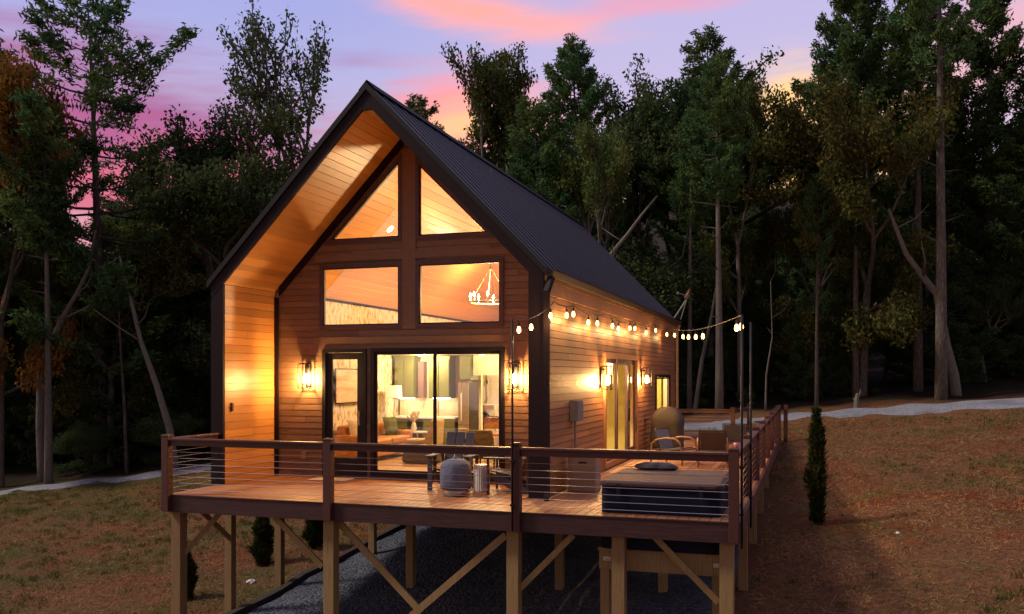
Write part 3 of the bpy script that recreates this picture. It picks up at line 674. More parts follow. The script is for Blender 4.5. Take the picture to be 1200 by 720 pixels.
for (x0, x1, lab) in ((-2.9, -2.36, 'sage green wall cabinet on the left above the kitchen counter'), (-1.94, -1.36, 'sage green wall cabinet beside the refrigerator')):
    uc = empty('wall_cabinet', ((x0 + x1) / 2, 5.6, 1.52), lab, 'cabinet', 'kitchen wall cabinets')
    b = MB(); b.box(x0, x1, 5.42, 5.845, 1.45, 2.46); b.box(x0 - .02, x1 + .02, 5.39, 5.845, 2.462, 2.54); b.build('carcass', M['green2'], uc)
    for j in range(2):
        a = x0 + .01 + j * (x1 - x0) / 2; b = MB(); b.box(a, a + (x1 - x0) / 2 - .02, 5.398, 5.418, 1.47, 2.44); b.build('cabinet_door', M['green'], uc, bevel=.004)
    b = MB(); b.box(x0 + .05, x1 - .05, 5.55, 5.6, 1.438, 1.448); b.build('light_strip', M['strip_bulb'], uc)
b = MB(); b.box(-2.33, -2.17, 5.62, 5.846, 1.45, 2.40); tag(b.build('kitchen_window_slot', mat('mauve_blind', (.22, .13, .14), .7)), 'narrow mauve blind between the kitchen wall cabinets', 'blind')
fr_ = empty('refrigerator', (-.84, 5.2, .05), 'stainless steel refrigerator at the end of the kitchen counter', 'refrigerator')
b = MB(); b.box(-.99, -.70, 5.12, 5.80, .06, 1.86); b.build('body', M['black'], fr_)
b = MB(); b.box(-.985, -.885, 5.065, 5.115, .80, 1.855); b.build('door', M['chrome'], fr_, bevel=.006)
b = MB(); b.box(-.88, -.705, 5.065, 5.115, .80, 1.855); b.build('door', M['chrome'], fr_, bevel=.006)
b = MB(); b.box(-.985, -.705, 5.065, 5.115, .10, .79); b.build('drawer', M['chrome'], fr_, bevel=.006)
b = MB(); b.box(-.90, -.88, 5.03, 5.063, .9, 1.6); b.box(-.95, -.74, 5.03, 5.063, .70, .72); b.build('handle', M['white'], fr_)
ov = empty('over_fridge_cabinet', (-.78, 5.5, 1.92), 'sage green cabinet directly over the refrigerator', 'cabinet', 'kitchen wall cabinets')
b = MB(); b.box(-.99, -.70, 5.2, 5.84, 1.92, 2.54); b.build('carcass', M['green2'], ov); b = MB(); b.box(-.98, -.71, 5.178, 5.198, 1.94, 2.50); b.build('cabinet_door', M['green'], ov, bevel=.004)
ws = empty('washing_machine', (-1.07, 7.2, .05), 'white front loading washer in the laundry alcove behind the kitchen', 'washer')
b = MB(); b.box(-1.300, -0.660, 6.92, 7.6, .35, 1.25); b.build('body', M['white'], ws, bevel=.01)
b = MB(); b.tube([(-.98 + .21 * math.cos(t), 6.905, .86 + .21 * math.sin(t)) for t in [i * math.pi / 12 for i in range(25)]], .03, 6); b.build('door_ring', M['chrome'], ws)
b = MB(); b.prism([(-.98 + .19 * math.cos(i * math.pi / 12), .86 + .19 * math.sin(i * math.pi / 12)) for i in range(24)], lambda p, e: (p[0], 6.895 + .02 * e, p[1])); b.build('door_glass', M['black'], ws)
b = MB(); b.box(-1.280, -0.680, 6.90, 6.918, 1.14, 1.23); b.box(-1.300, -0.660, 6.92, 7.6, .06, .34); b.build('control_panel', M['beige'], ws)
idr = empty('interior_door', (-.72, 7.66, .05), 'white panel door in the laundry alcove', 'door')
b = MB(); b.box(-1.140, -0.300, 7.64, 7.69, .06, 2.12); b.build('door_leaf', M['white'], idr, bevel=.004)
b = MB()
for x in (-1.04, -.68): b.box(x, x + .28, 7.628, 7.638, .3, 1.0); b.box(x, x + .28, 7.628, 7.638, 1.15, 1.95)
b.build('door_moulding', M['white'], idr, bevel=.004)
b = MB(); b.tube([(-.37, 7.6, 1.05), (-.49, 7.6, 1.05)], .013, 6); b.tube([(-.37, 7.64, 1.05), (-.37, 7.6, 1.05)], .013, 6)
for z in (.4, 1.8): b.box(-1.150, -1.120, 7.62, 7.64, z, z + .1)
b.build('handle', M['black'], idr)
# island / bar with stool
bar = empty('bar_table', (1.0, 4.6, .05), 'tall white bar table inside near the right of the sliding door', 'table')
b = MB(); b.box(-.02, 1.2, 4.45, 5.05, .90, .94); b.build('table_top', M['stone'], bar)
for x in (.0, 1.14):
    for y in (4.48, 5.0): b = MB(); b.box(x, x + .04, y, y + .04, .052, .9); b.build('leg', M['white'], bar)
st = empty('bar_stool', (.86, 3.9, .05), 'tan bar stool with black metal legs at the bar table', 'stool')
b = MB(); b.box(.2, .6, 3.7, 4.1, .63, .69); b.build('seat', M['leather'], st, bevel=.015)
b = MB(); b.prism([(.2, .80), (.6, .80), (.6, 1.0), (.56, 1.07), (.24, 1.07), (.2, 1.0)], lambda p, e: (p[0], 3.68 + .05 * e, p[1])); b.build('backrest', M['leather'], st, bevel=.01)
for x in (.22, .58):
    for y in (3.72, 4.08): b = MB(); b.tube([(x, y, .052), (x, y, .63)], .012, 6); b.build('leg', M['black'], st)
b = MB(); b.tube([(.2, 3.67, .63), (.195, 3.66, 1.0), (.24, 3.66, 1.09), (.56, 3.66, 1.09), (.605, 3.66, 1.0), (.6, 3.67, .63)], .011, 6); b.build('back_frame', M['black'], st)
# living furniture
sf = empty('sofa', (-2.4, 3.6, .05), 'tan leather sofa along the papered wall', 'sofa')
b = MB(); b.box(-2.9, -2.05, 2.4, 4.5, .16, .42); b.build('base', M['leather'], sf, bevel=.03)
b = MB(); b.box(-2.92, -2.68, 2.4, 4.5, .42, .88); b.build('backrest', M['leather'], sf, bevel=.05)
for y in (2.25, 4.5): b = MB(); b.box(-2.9, -2.03, y, y + .17, .16, .68); b.build('armrest', M['leather'], sf, bevel=.04)
for y in (2.43, 3.46): b = MB(); b.box(-2.67, -2.0, y, y + 1.02, .42, .56); b.build('seat_cushion', M['leather'], sf, bevel=.04)
for x in (-2.85, -2.12):
    for y in (2.3, 4.55): b = MB(); b.tube([(x, y, .052), (x, y, .16)], .025, 6); b.build('leg', M['black'], sf)
def cushion(x, y, z, m, lab, rz, sz=.42):
    b = MB(); n_ = 7
    for i in range(n_):
        for j in range(n_):
            u, v = i / 3 - 1, j / 3 - 1; th = .085 * math.sqrt(max(0, (1 - u ** 4) * (1 - v ** 4))); b.v.append((u * sz / 2 * (1 - .06 * (1 - abs(v))), -th, v * sz / 2 * (1 - .06 * (1 - abs(u)))))
    k = len(b.v); b.v += [(p[0], -p[1] + .001, p[2]) for p in b.v[:k]]
    for o_ in (0, k): b.f += [(o_ + i * n_ + j, o_ + i * n_ + j + 1, o_ + (i + 1) * n_ + j + 1, o_ + (i + 1) * n_ + j) for i in range(n_ - 1) for j in range(n_ - 1)]
    o = b.build('cushion', m, smooth=True); o.location = (x, y, z); o.rotation_euler = (R(-14), 0, rz); tag(o, lab, 'cushion', 'sofa cushions')
cushion(-2.52, 2.62, .79, M['linen'], 'cream cushion at the near end of the leather sofa', R(70), .46)
cushion(-2.45, 2.92, .78, M['darkcush'], 'dark olive cushion next to the cream cushion', R(75), .44)
cushion(-2.42, 3.12, .77, M['linen'], 'small cream cushion behind the dark olive one', R(75), .38)
cushion(-2.46, 4.28, .79, M['darkcush'], 'dark green cushion at the far end of the sofa, by the floor lamp', R(70), .46)
ac = empty('armchair', (-.95, 2.9, .05), 'beige swivel armchair inside the sliding door', 'armchair')
b = MB(); b.prism([(-1.30, .06), (-.62, .06), (-.55, .12), (-.60, .50), (-1.28, .50), (-1.36, .12)], lambda p, e: (p[0], 2.55 + .62 * e, p[1])); b.build('base', mat('dark_tweed', (.10, .075, .045), .9, vary=.15, scale=30), ac, bevel=.03)
b = MB(); b.hexa([(-.86, 2.55, .45), (-.58, 2.55, .45), (-.58, 3.15, .45), (-.86, 3.15, .45), (-.66, 2.60, 1.06), (-.52, 2.60, 1.06), (-.52, 3.10, 1.06), (-.66, 3.10, 1.06)]); b.build('backrest', M['linen'], ac, bevel=.04)
b = MB(); b.box(-1.3, -.8, 2.6, 3.1, .50, .60); b.build('seat_cushion', M['linen'], ac, bevel=.03)
dc = empty('lounge_chair', (.75, 2.4, .05), 'olive brown lounge chair just inside the right sliding panel', 'armchair')
b = MB(); b.box(.45, 1.05, 2.1, 2.7, .25, .48); b.build('seat', M['darkcush'], dc, bevel=.04)
b = MB(); b.hexa([(.45, 2.02, .35), (1.05, 2.02, .35), (1.05, 2.14, .35), (.45, 2.14, .35), (.48, 1.92, .88), (1.02, 1.92, .88), (1.02, 2.02, .88), (.48, 2.02, .88)]); b.build('backrest', mat('olive_velvet', (.18, .13, .04), .8, vary=.1), dc, bevel=.04)
for x in (.5, 1.0):
    for y in (2.15, 2.65): b = MB(); b.tube([(x, y, .052), (x, y, .25)], .02, 6); b.build('leg', M['black'], dc)
lp = empty('floor_lamp', (-2.62, 4.8, .05), 'floor lamp with cream drum shade beside the sofa', 'lamp')
b = MB(); b.lathe([(.14, .052), (.14, .075), (.015, .085), (.012, 1.55)], (-2.62, 4.8, 0), 12); b.build('stand', M['brass'], lp)
b = MB(); b.lathe([(.21, 1.48), (.19, 1.78)], (-2.62, 4.8, 0), 20); b.build('lamp_shade', M['shade'], lp, smooth=False)
tb = empty('side_table', (-2.2, 4.95, .05), 'small round white side table at the sofa end', 'table')
b = MB(); b.lathe([(.26, .60), (.26, .63)], (-2.0, 4.86, 0), 18); b.build('table_top', M['white'], tb); b = MB(); b.lathe([(.16, .052), (.02, .08), (.02, .6)], (-2.0, 4.86, 0), 12); b.build('pedestal', M['white'], tb)
vs_ = empty('vase', (-2.08, 4.82, .63), 'white vase with dried pampas flowers on the side table', 'vase')
b = MB(); b.lathe([(.05, .635), (.08, .70), (.05, .82), (.035, .86)], (-2.08, 4.82, 0), 12); b.build('vessel', M['white'], vs_, smooth=True)
b = MB()
for k in range(26):
    t = k * 2.4; r_ = .03 + .15 * random.random(); b.tube([(-2.08, 4.82, .84), (-2.08 + r_ * math.cos(t), 4.82 + r_ * math.sin(t), 1.0 + .16 * random.random())], [.004, .022], 5)
b.build('flowers', M['linen'], vs_)
b = MB(); b.box(-2.955 + .04, -2.90, 2.33, 3.74, 1.38, 2.20); art = b.build('framed_picture', M['black'], label='pale framed landscape print on the papered wall', cat='picture')
b = MB(); b.box(-2.899, -2.893, 2.36, 3.71, 1.41, 2.17); b.build('print', mat('hazy_print', (.72, .52, .36), .6, scale=1.6, stretch=(1, .8, 5), col2=(.50, .27, .16), thr=(.45, .7)), art)
ld = empty('loft_ladder', (1.7, 3.4, .05), 'dark loft ladder standing inside the side patio door', 'ladder')
for y in (3.1, 3.75): b = MB(); b.bar((2.1, y, .06), (1.72, y, 2.5), .04, .09); b.build('rail', M['black'], ld)
for k in range(8): b = MB(); f_ = (k + 1) / 9; b.box(2.1 - .38 * f_ - .05, 2.1 - .38 * f_ + .05, 3.12, 3.73, .06 + 2.44 * f_, .10 + 2.44 * f_); b.build('rung', M['black'], ld)

# ------------------------------------------------------------------ deck
DX0, DX1, DY0, DY1 = -3.10, 6.42, -3.13, 15.85
deck = empty('deck', (2, 0, 0), 'raised brown composite deck wrapping the front and right side of the cabin', 'deck')
b = MB(); x = DX0; k = 0
rnd = random.Random(3)
while x < DX1 - .02:
    x1 = min(x + .139, DX1)
    ends = [DY0] + ([-.004] if x < Wd - .05 else [DY1])
    if x < -WI + .02: ends = [DY0, -PD - .05]
    if WI - .14 < x < Wd + .03: ends = [DY0, -PD - .05]
    js = [DY0]; y = DY0 + rnd.uniform(1.5, 4.8)
    while y < ends[1] - .8: js.append(y); y += 4.8
    js.append(ends[1])
    for a, c in zip(js[:-1], js[1:]): b.box(x, x1, a, c - .003, -.026, 0)
    x = x1 + .011
# the strip beside the side wall behind the pillar
b.box(Wd + .004, Wd + .10, -PD - .04, DY1, -.0262, -.0012)
b.build('deck_boards', M['deck'], deck)
b = MB(); b.box(DX0 - .02, DX1 + .02, DY0 - .045, DY0 - .004, -.29, -.012); b.box(DX0 - .03, DX1 + .03, DY0 - .06, DY0 - .0005, -.011, .002); b.build('fascia_board', M['fascia'], deck)
b = MB(); b.box(DX1 + .002, DX1 + .04, DY0 - .002, DY1, -.29, -.012); b.box(DX1 + .0005, DX1 + .06, DY0, DY1, -.0105, .0025); b.build('fascia_board', M['rail'], deck)
b = MB(); b.box(DX0 - .04, DX0 - .002, DY0 - .002, -PD + .3, -.29, -.012); b.build('fascia_board', M['fascia'], deck)
b = MB()
for i in range(24):
    X = DX0 + .03 + i * .405
    y1 = -.02 if X < WI else DY1 - .05
    b.box(X, X + .04, DY0 + .002, y1, -.27, -.03)
b.box(DX0, Wd, -.0, 13.4, -.28, -.18)
b.build('joists', M['post'], deck)
def spost(x, y, wd=.15, top=-.28):
    z0 = gz(x, y) - .25
    b = MB(); b.box(x - wd / 2, x + wd / 2, y - wd / 2, y + wd / 2, z0, top); return b.build('support_post', M['post'], deck, bevel=.006)
FX = [-3.0, -.03, 3.11, 4.73, 6.27]
for x in FX: spost(x, -2.93, .19, -.291)
for x, y in ((-2.98, -1.5), (-2.95, .12), (-2.1, 2.6), (0, .1), (3.0, .1), (4.9, .1), (6.27, .3), (6.27, 3.1), (6.27, 5.9), (6.27, 8.7), (6.27, 11.5), (6.3, 14.9), (0, 6), (3, 6), (-2.9, 8), (3, 11)): spost(x, y, .15)
def brace(a, c, wd=.09, th=.04): 
    b = MB(); b.bar(a, c, th, wd); b.build('brace', M['post'], deck)
ybr = -3.035
brace((-2.93, -2.88, -1.05), (-2.35, -2.6, -.31)); brace((-2.95, -1.45, -1.1), (-2.93, -2.5, -.32))
def pz(px, py, Y):
    a = (px - 600) / FPX; bq = -(py - HPY) / FPX; t = (Y - CY) / (fy + a * ry); return (CX + t * (fx + a * rx), Y, CZ + t * bq)
brace(pz(322, 606, -2.86), pz(378, 664, -2.86), .10); brace(pz(396, 611, -2.84), pz(494, 718, -2.84), .11); brace(pz(593, 627, -2.96), pz(482, 722, -2.96), .11)
brace(pz(609, 690, -2.9), pz(672, 627, -2.9), .09); brace(pz(768, 630, -2.86), pz(842, 706, -2.86), .09); brace((6.27, -2.8, -1.35), (6.27, -1.6, -.31), .09); brace((6.27, .4, -1.25), (6.27, 1.5, -.31), .09)
b = MB(); b.box(4.38, 6.2, -2.72, -2.68, -.86, -.58); b.box(4.38, 6.2, -2.66, -2.62, -.86, -.58); b.box(4.36, 6.2, -2.72, -.8, -.578, -.54); tb_ = b.build('tub_beam', M['post'], deck)
spost(4.46, -2.62, .14, -.862); spost(6.1, -2.55, .14, -.862)
for x, z in ((4.5, -.70), (6.12, -.70)):
    b = MB(); b.tube([(x, -2.79, z), (x, -2.72, z)], .02, 6); b.box(x - .06, x + .06, -2.727, -2.722, z - .03, z + .03); b.build('bolt', M['steel'], tb_)
# doormat
b = MB(); b.box(-1.86, -1.08, -.62, -.14, .003, .022); dm = b.build('doormat', mat('coir_mat', (.55, .44, .34), .95, scale=60, vary=.2, bump=.4), bevel=.004, label='pale doormat in front of the entry door', cat='doormat')

# railings
RH = .97
def cap(mb, p): mb.box(p[0] - .075, p[0] + .075, p[1] - .075, p[1] + .075, p[2], p[2] + .02); mb.box(p[0] - .06, p[0] + .06, p[1] - .06, p[1] + .06, p[2] + .02, p[2] + .035)
def rail_post(root, x, y, z0=-.28, wd=.135, top=1.0):
    b = MB(); b.box(x - wd / 2, x + wd / 2, y - wd / 2, y + wd / 2, z0, top); b.build('post', M['rail'], root, bevel=.006)
    o = [c for c in root.children if c.name.startswith('post')][-1]
    b = MB(); cap(b, (x, y, top)); b.build('post_cap', M['rail'], o, bevel=.005)
def rail_run(root, a, c, n=7):
    a, c = Vector(a), Vector(c)
    b = MB(); b.bar((a.x, a.y, RH - .018), (c.x, c.y, RH - .018), .14, .034); b.build('cap_rail', M['rail'], root, bevel=.004)
    b = MB(); b.bar((a.x, a.y, RH - .083), (c.x, c.y, RH - .083), .045, .09); b.build('sub_rail', M['rail'], root, bevel=.004)
    for k in range(n):
        z = .105 + k * .105; b = MB(); b.tube([(a.x, a.y, z), (c.x, c.y, z)], .0042, 5); b.build('cable', M['steel'], root)
YR = DY0 - .06
fr = empty('front_railing', (2, YR, 0), 'red brown cable railing along the front edge of the deck', 'railing', 'cable railings of the deck')
PX = [DX0 + .06, .07, 3.23, 6.385]
for x in PX: rail_post(fr, x, YR)
for a, c in zip(PX[:-1], PX[1:]): rail_run(fr, (a + .07, YR, 0), (c - .07, YR, 0))
rr = empty('side_railing', (DX1, 6, 0), 'long red brown cable railing running back along the right edge of the deck', 'railing', 'cable railings of the deck')
XR = 6.385; PY = [YR, -.25, 2.2, 4.7, 7.2, 9.7, 12.2, 14.4, 15.85]
for y in PY[1:]: rail_post(rr, XR, y)
for a, c in zip(PY[:-1], PY[1:]): rail_run(rr, (XR, a + .07, 0), (XR, c - .07, 0))
rail_post(rr, XR + .22, 15.95)
lr = empty('left_railing', (DX0, -2.4, 0), 'short red brown cable railing at the left end of the porch', 'railing', 'cable railings of the deck')
rail_run(lr, (DX0 + .06, YR + .07, 0), (DX0 + .02, -PD - .05, 0))
br_ = empty('back_railing', (4.2, 13.2, 0), 'orange lit cable railing across the back of the deck behind the grill', 'railing', 'cable railings of the deck')
rail_post(br_, 5.08, 13.2); rail_run(br_, (Wd + .05, 13.2, 0), (5.0, 13.2, 0)); rail_post(br_, 5.42, 15.7); rail_run(br_, (5.08, 13.27, 0), (5.42, 15.63, 0))

# string light poles and strands
def pole(x, y, ztop, z0, lab):
    r = empty('light_pole', (x, y, z0), lab, 'pole', 'thin black string light poles')
    b = MB(); b.tube([(x, y, z0), (x, y, ztop)], .017, 8); b.build('tube', M['black'], r, smooth=True)
    b = MB(); b.tube([(x, y, ztop - .02), (x + .0, y + .05, ztop - .02), (x, y + .07, ztop + .01)], .006, 5); b.build('hook', M['black'], r)
    for z in (.1, .75): b = MB(); b.box(x - .03, x + .03, y - .022, y + .022, z, z + .03); b.build('clamp', M['black'], r)
PA = (3.195, YR - .095, 2.87); PB = (6.49, YR + .02, 2.87); PC = (6.50, -1.35, 2.87)
pole(PA[0], PA[1], PA[2], -.27, 'thin black light pole clamped to the middle post of the front railing')
pole(PB[0], PB[1], PB[2], -.35, 'thin black light pole at the front right corner post of the deck')
pole(PC[0], PC[1], PC[2], -.35, 'thin light pole on the side railing just behind the corner one')
def strand(pts, lab, sags, bulbs, nm):
    r = empty('string_lights', pts[0], lab, 'string lights', 'outdoor string lights')
    P_ = []
    for (a, c, s_) in zip(pts[:-1], pts[1:], sags):
        a, c = Vector(a), Vector(c); n_ = max(4, int((c - a).length / .25))
        for i in range(n_ + (1 if c == Vector(pts[-1]) else 0)):
            t = i / n_; p = a.lerp(c, t); p.z -= s_ * 4 * t * (1 - t); P_.append(p)
    b = MB(); b.tube(P_, .009, 5); b.build('wire', M['black'], r)
    L = [0]
    for p, q in zip(P_[:-1], P_[1:]): L.append(L[-1] + (q - p).length)
    for s_ in bulbs:
        d = s_ * L[-1]; i = max(k for k in range(len(L)) if L[k] <= d); i = min(i, len(P_) - 2); t = (d - L[i]) / max(1e-6, L[i + 1] - L[i]); c = P_[i].lerp(P_[i + 1], t)
        j = .02 * math.sin(s_ * 90)
        b = MB(); b.tube([(c.x, c.y, c.z), (c.x + j, c.y, c.z - .05)], .007, 5); b.lathe([(.016, -.10), (.018, -.05), (.010, -.045)], (c.x + j, c.y, c.z), 8); sk = b.build('socket', M['black'], r)
        b = MB(); b.lathe([(.004, -.20), (.022, -.192), (.032, -.163), (.026, -.125), (.014, -.10)], (c.x + j, c.y, c.z), 10); b.build('bulb', M['string_bulb'], r, smooth=True)
        l = bpy.data.lights.new('bulb_lamp', 'POINT'); l.energy = 9; l.color = (1, .58, .22); l.shadow_soft_size = .03; o = bpy.data.objects.new('bulb_lamp', l); COL.objects.link(o); o.location = (c.x + j, c.y, c.z - .24)
WX = 3.40
strand([PA, (3.40, -2.02, 3.14), (3.36, -1.6, 3.26), (WX, -.4, 3.28), (WX, 2.2, 3.30), (WX, 5.3, 3.34), (WX, 8.4, 3.42), (WX, 11.5, 3.5)],
       'strand of warm bulbs swagged along the side wall eave from the front pole', [.08, .01, .05, .10, .10, .10, .10],
       [.012, .045, .092, .165, .20, .275, .33, .42, .47, .555, .60, .70, .80, .93], 'a')
strand([PB, (WX + .1, 10.2, 3.42)], 'strand of warm bulbs crossing the air from the corner pole to the side wall', [.14], [.012, .035, .34, .45, .56, .66, .82], 'b')

# ------------------------------------------------------------------ things on the deck
def adirondack(x, y, rz, lab):
    r = empty('adirondack_chair', (x, y, 0), lab, 'chair', 'charcoal porch armchairs', rz)   # faces local -Y
    Wb = lambda bld, nm, m=M['charcoal'], bv=.006: bld.build(nm, m, r, world=False, bevel=bv)
    b = MB()
    for i in range(5):
        t0 = i / 5; t1 = (i + .9) / 5; b.hexa([(-.27, -.30 + .5 * t0, .37 - .10 * t0), (.27, -.30 + .5 * t0, .37 - .10 * t0), (.27, -.30 + .5 * t1, .37 - .10 * t1), (-.27, -.30 + .5 * t1, .37 - .10 * t1)] + [(sx * .27, -.30 + .5 * t, .395 - .10 * t) for sx, t in ((-1, t0), (1, t0), (1, t1), (-1, t1))])
    Wb(b, 'seat')
    b = MB()
    for i in range(3):
        x0 = -.27 + i * .183; tp = 1.0
        b.hexa([(x0, .19, .26), (x0 + .168, .19, .26), (x0 + .168, .215, .26), (x0, .215, .26), (x0, .42, tp), (x0 + .168, .42, tp), (x0 + .168, .445, tp), (x0, .445, tp)])
    b.bar((-.28, .245, .36), (.28, .245, .36), .03, .08); b.bar((-.28, .40, .84), (.28, .40, .84), .03, .08); Wb(b, 'backrest')
    for s_ in (-1, 1):
        b = MB(); b.box(s_ * .355 - .065, s_ * .355 + .065, -.40, .36, .60, .628); Wb(b, 'armrest')
        b = MB(); b.box(s_ * .34 - .045, s_ * .34 + .045, -.345, -.315, .003, .60); Wb(b, 'leg')
        b = MB(); b.hexa([(s_ * .29 - .014, .20, .003), (s_ * .29 + .014, .20, .003), (s_ * .29 + .014, .62, .003), (s_ * .29 - .014, .62, .003), (s_ * .29 - .014, -.30, .27), (s_ * .29 + .014, -.30, .27), (s_ * .29 + .014, -.30, .37), (s_ * .29 - .014, -.30, .37)]); Wb(b, 'side_rail')
        b = MB(); b.bar((s_ * .33, .34, .60), (s_ * .30, .36, .12), .03, .06); Wb(b, 'arm_bracket')
adirondack(1.33, -.95, R(4), 'charcoal slatted porch armchair facing out behind the covered fire pit')
adirondack(2.40, -.95, R(-84), 'charcoal slatted porch armchair turned sideways by the front right pillar')
fp = empty('fire_pit', (1.68, -1.75, 0), 'round fire pit under a grey drawstring cover on the porch', 'fire pit')
wob = lambda t, z: .03 * math.sin(6 * t + z * 7) + .02 * math.sin(13 * t - z * 12) + (.05 * math.sin(17 * t) if z > .52 else 0)
b = MB(); b.lathe([(.255, .12), (.268, .20), (.27, .40), (.262, .50), (.235, .555), (.17, .60), (.07, .63), (.03, .635)], n=40, wob=wob); b.build('cover', M['greycover'], fp, smooth=True, world=False)
b = MB(); b.lathe([(.21, .0), (.215, .10), (.19, .135)], n=28); b.build('fire_bowl', M['chrome'], fp, world=False, smooth=True)
b = MB(); b.lathe([(.02, .63), (.032, .65), (.012, .68)], n=10); b.tube([(.03 * math.cos(t), .03 * math.sin(t), .64) for t in [i * .7 for i in range(10)]], .006, 5); b.build('drawstring_knot', M['greycover'], fp, world=False)
pt = empty('garden_stool', (1.92, -1.12, 0), 'white ribbed drum side stool between the fire pit and the sideways armchair', 'stool')
b = MB(); b.lathe([(.13, .003), (.142, .02), (.142, .43), (.135, .455), (.12, .46)], n=48, wob=lambda t, z: .02 * math.cos(24 * t)); b.build('drum', M['concrete'], pt, smooth=False, world=False)
b = MB(); b.lathe([(.135, .461), (.135, .475), (.12, .48)], n=32); b.build('top', M['white'], pt, world=False)
# hot tub
ht = empty('hot_tub', (5.25, -1.80, -.53), 'sunken hot tub with brown cover and dark navy sides at the front deck corner', 'hot tub')
def rrect(x0, x1, y0, y1, r, n=5):
    P_ = []
    for cx_, cy_, a0 in ((x1 - r, y1 - r, 0), (x0 + r, y1 - r, 90), (x0 + r, y0 + r, 180), (x1 - r, y0 + r, 270)):
        for i in range(n + 1): t = R(a0 + 90 * i / n); P_.append((cx_ + r * math.cos(t), cy_ + r * math.sin(t)))
    return P_
b = MB(); b.prism(rrect(4.42, 6.17, -2.82, -.82, .12), lambda p, e: (p[0], p[1], -.53 + .93 * e)); b.build('shell', M['tubside'], ht)
P1 = rrect(4.38, 6.21, -2.86, -.78, .14); b = MB()
b.prism(P1, lambda p, e: (p[0], p[1], .402 + .055 * e)); b.build('cover', M['tubcover'], ht, bevel=.012)
b = MB(); b.hexa([(4.40, -2.84, .459), (6.19, -2.84, .459), (6.19, -1.84, .459), (4.40, -1.84, .459), (4.46, -2.78, .475), (6.13, -2.78, .475), (6.13, -1.845, .49), (4.46, -1.845, .49)])
b.hexa([(4.40, -1.80, .459), (6.19, -1.80, .459), (6.19, -.80, .459), (4.40, -.80, .459), (4.46, -1.795, .49), (6.13, -1.795, .49), (6.13, -.86, .475), (4.46, -.86, .475)]); b.build('cover_panels', M['tubcover'], ht, bevel=.02)
b = MB()
for x in (4.7, 5.9): b.box(x - .03, x + .03, -2.868, -2.862, .22, .44)
b.build('cover_strap', M['black'], ht)
b = MB(); b.lathe([(.02, 0), (.16, .01), (.20, .04), (.17, .09), (.11, .13), (.03, .135)], (4.75, -.30, .0), 30, wob=lambda t, z: .22 * math.sin(2 * t + 1 + z * 6) + .14 * math.sin(5 * t - z * 20) + .06 * math.sin(11 * t + z * 30)); pb_ = b
pb_.v = [(4.98 + (v[0] - 4.75) * 1.5, -.42 + (v[1] + .30) * .8, v[2] * 1.0 + .475) for v in pb_.v]
pb_.v = [(v[0], v[1] - .66, v[2]) for v in pb_.v]
pb_.build('folded_towel', M['charcoal'], smooth=True, label='dark crumpled towel lying on the back edge of the hot tub cover', cat='towel')
# beige storage box by the side wall
sb = empty('storage_box', (3.62, -.42, 0), 'beige upright storage box against the side wall behind the corner pillar', 'storage box')
b = MB(); b.box(3.34, 3.84, -.60, -.20, .004, .60); b.build('body', M['beige'], sb, bevel=.008)
b = MB(); b.box(3.33, 3.85, -.61, -.19, .602, .635); b.build('lid', M['beige'], sb, bevel=.006)
b = MB(); b.box(3.53, 3.68, -.606, -.599, .50, .525); b.build('handle_slot', M['black'], sb)
# covered grill
gr = empty('covered_grill', (3.80, 8.0, 0), 'barbecue grill under a taupe cover by the side wall', 'grill')
b = MB(); prof = [(.46, .06), (.45, .25), (.45, .45), (.44, .62), (.45, .74), (.45, .86), (.42, .97), (.35, 1.08), (.26, 1.16), (.14, 1.20), (.02, 1.21)]
b.lathe(prof, n=48, wob=lambda t, z: -.13 * math.cos(4 * t) + .05 * math.sin(7 * t + z * 5) * (1.3 - z) + .02 * math.sin(19 * t - z * 9))
b.v = [(v[0] * 1.0, v[1] * .75, v[2]) for v in b.v]; b.build('cover', M['taupe'], gr, smooth=True, world=False)
for x in (-.3, .3):
    for y in (-.18, .18): b = MB(); b.tube([(x, y, .003), (x, y, .14)], .02, 6); b.build('leg', M['black'], gr, world=False)
b = MB(); b.tube([(-.47, -.12, .86), (-.58, -.12, .86), (-.58, .12, .86), (-.47, .12, .86)], .014, 6); b.build('side_handle', M['black'], gr, world=False)
def patio_chair(x, y, rz, lab, slg):
    r = empty('patio_chair', (x, y, 0), lab, 'chair', 'wood framed patio chairs', rz)
    b = MB(); b.hexa([(-.27, -.28, .37), (.27, -.28, .37), (.27, .24, .31), (-.27, .24, .31), (-.27, -.28, .40), (.27, -.28, .40), (.27, .24, .34), (-.27, .24, .34)]); b.build('seat', slg, r, world=False)
    b = MB(); b.hexa([(-.27, .22, .36), (.27, .22, .36), (.27, .245, .36), (-.27, .245, .36), (-.27, .38, .78), (.27, .38, .78), (.27, .405, .78), (-.27, .405, .78)]); b.build('backrest', slg, r, world=False)
    b = MB(); b.tube([(-.29, .22, .33), (-.29, .40, .80), (.29, .40, .80), (.29, .22, .33)], .016, 6); b.build('back_frame', M['black'], r, world=False)
    for s_ in (-1, 1):
        b = MB(); b.tube([(s_ * .32, .44, .46), (s_ * .32, .30, .56), (s_ * .32, .05, .61), (s_ * .32, -.20, .60), (s_ * .32, -.32, .53), (s_ * .32, -.36, .40)], .024, 8); b.build('armrest', M['teak'], r, world=False, smooth=True)
        b = MB(); b.tube([(s_ * .32, -.36, .42), (s_ * .32, -.38, .003)], .024, 8); b.build('leg', M['teak'], r, world=False)
        b = MB(); b.tube([(s_ * .32, .43, .48), (s_ * .32, .46, .003)], .024, 8); b.build('leg', M['teak'], r, world=False)
    b = MB(); b.tube([(-.32, -.36, .36), (.32, -.36, .36)], .018, 6); b.tube([(-.32, .42, .32), (.32, .42, .32)], .018, 6); b.build('stretcher', M['teak'], r, world=False)
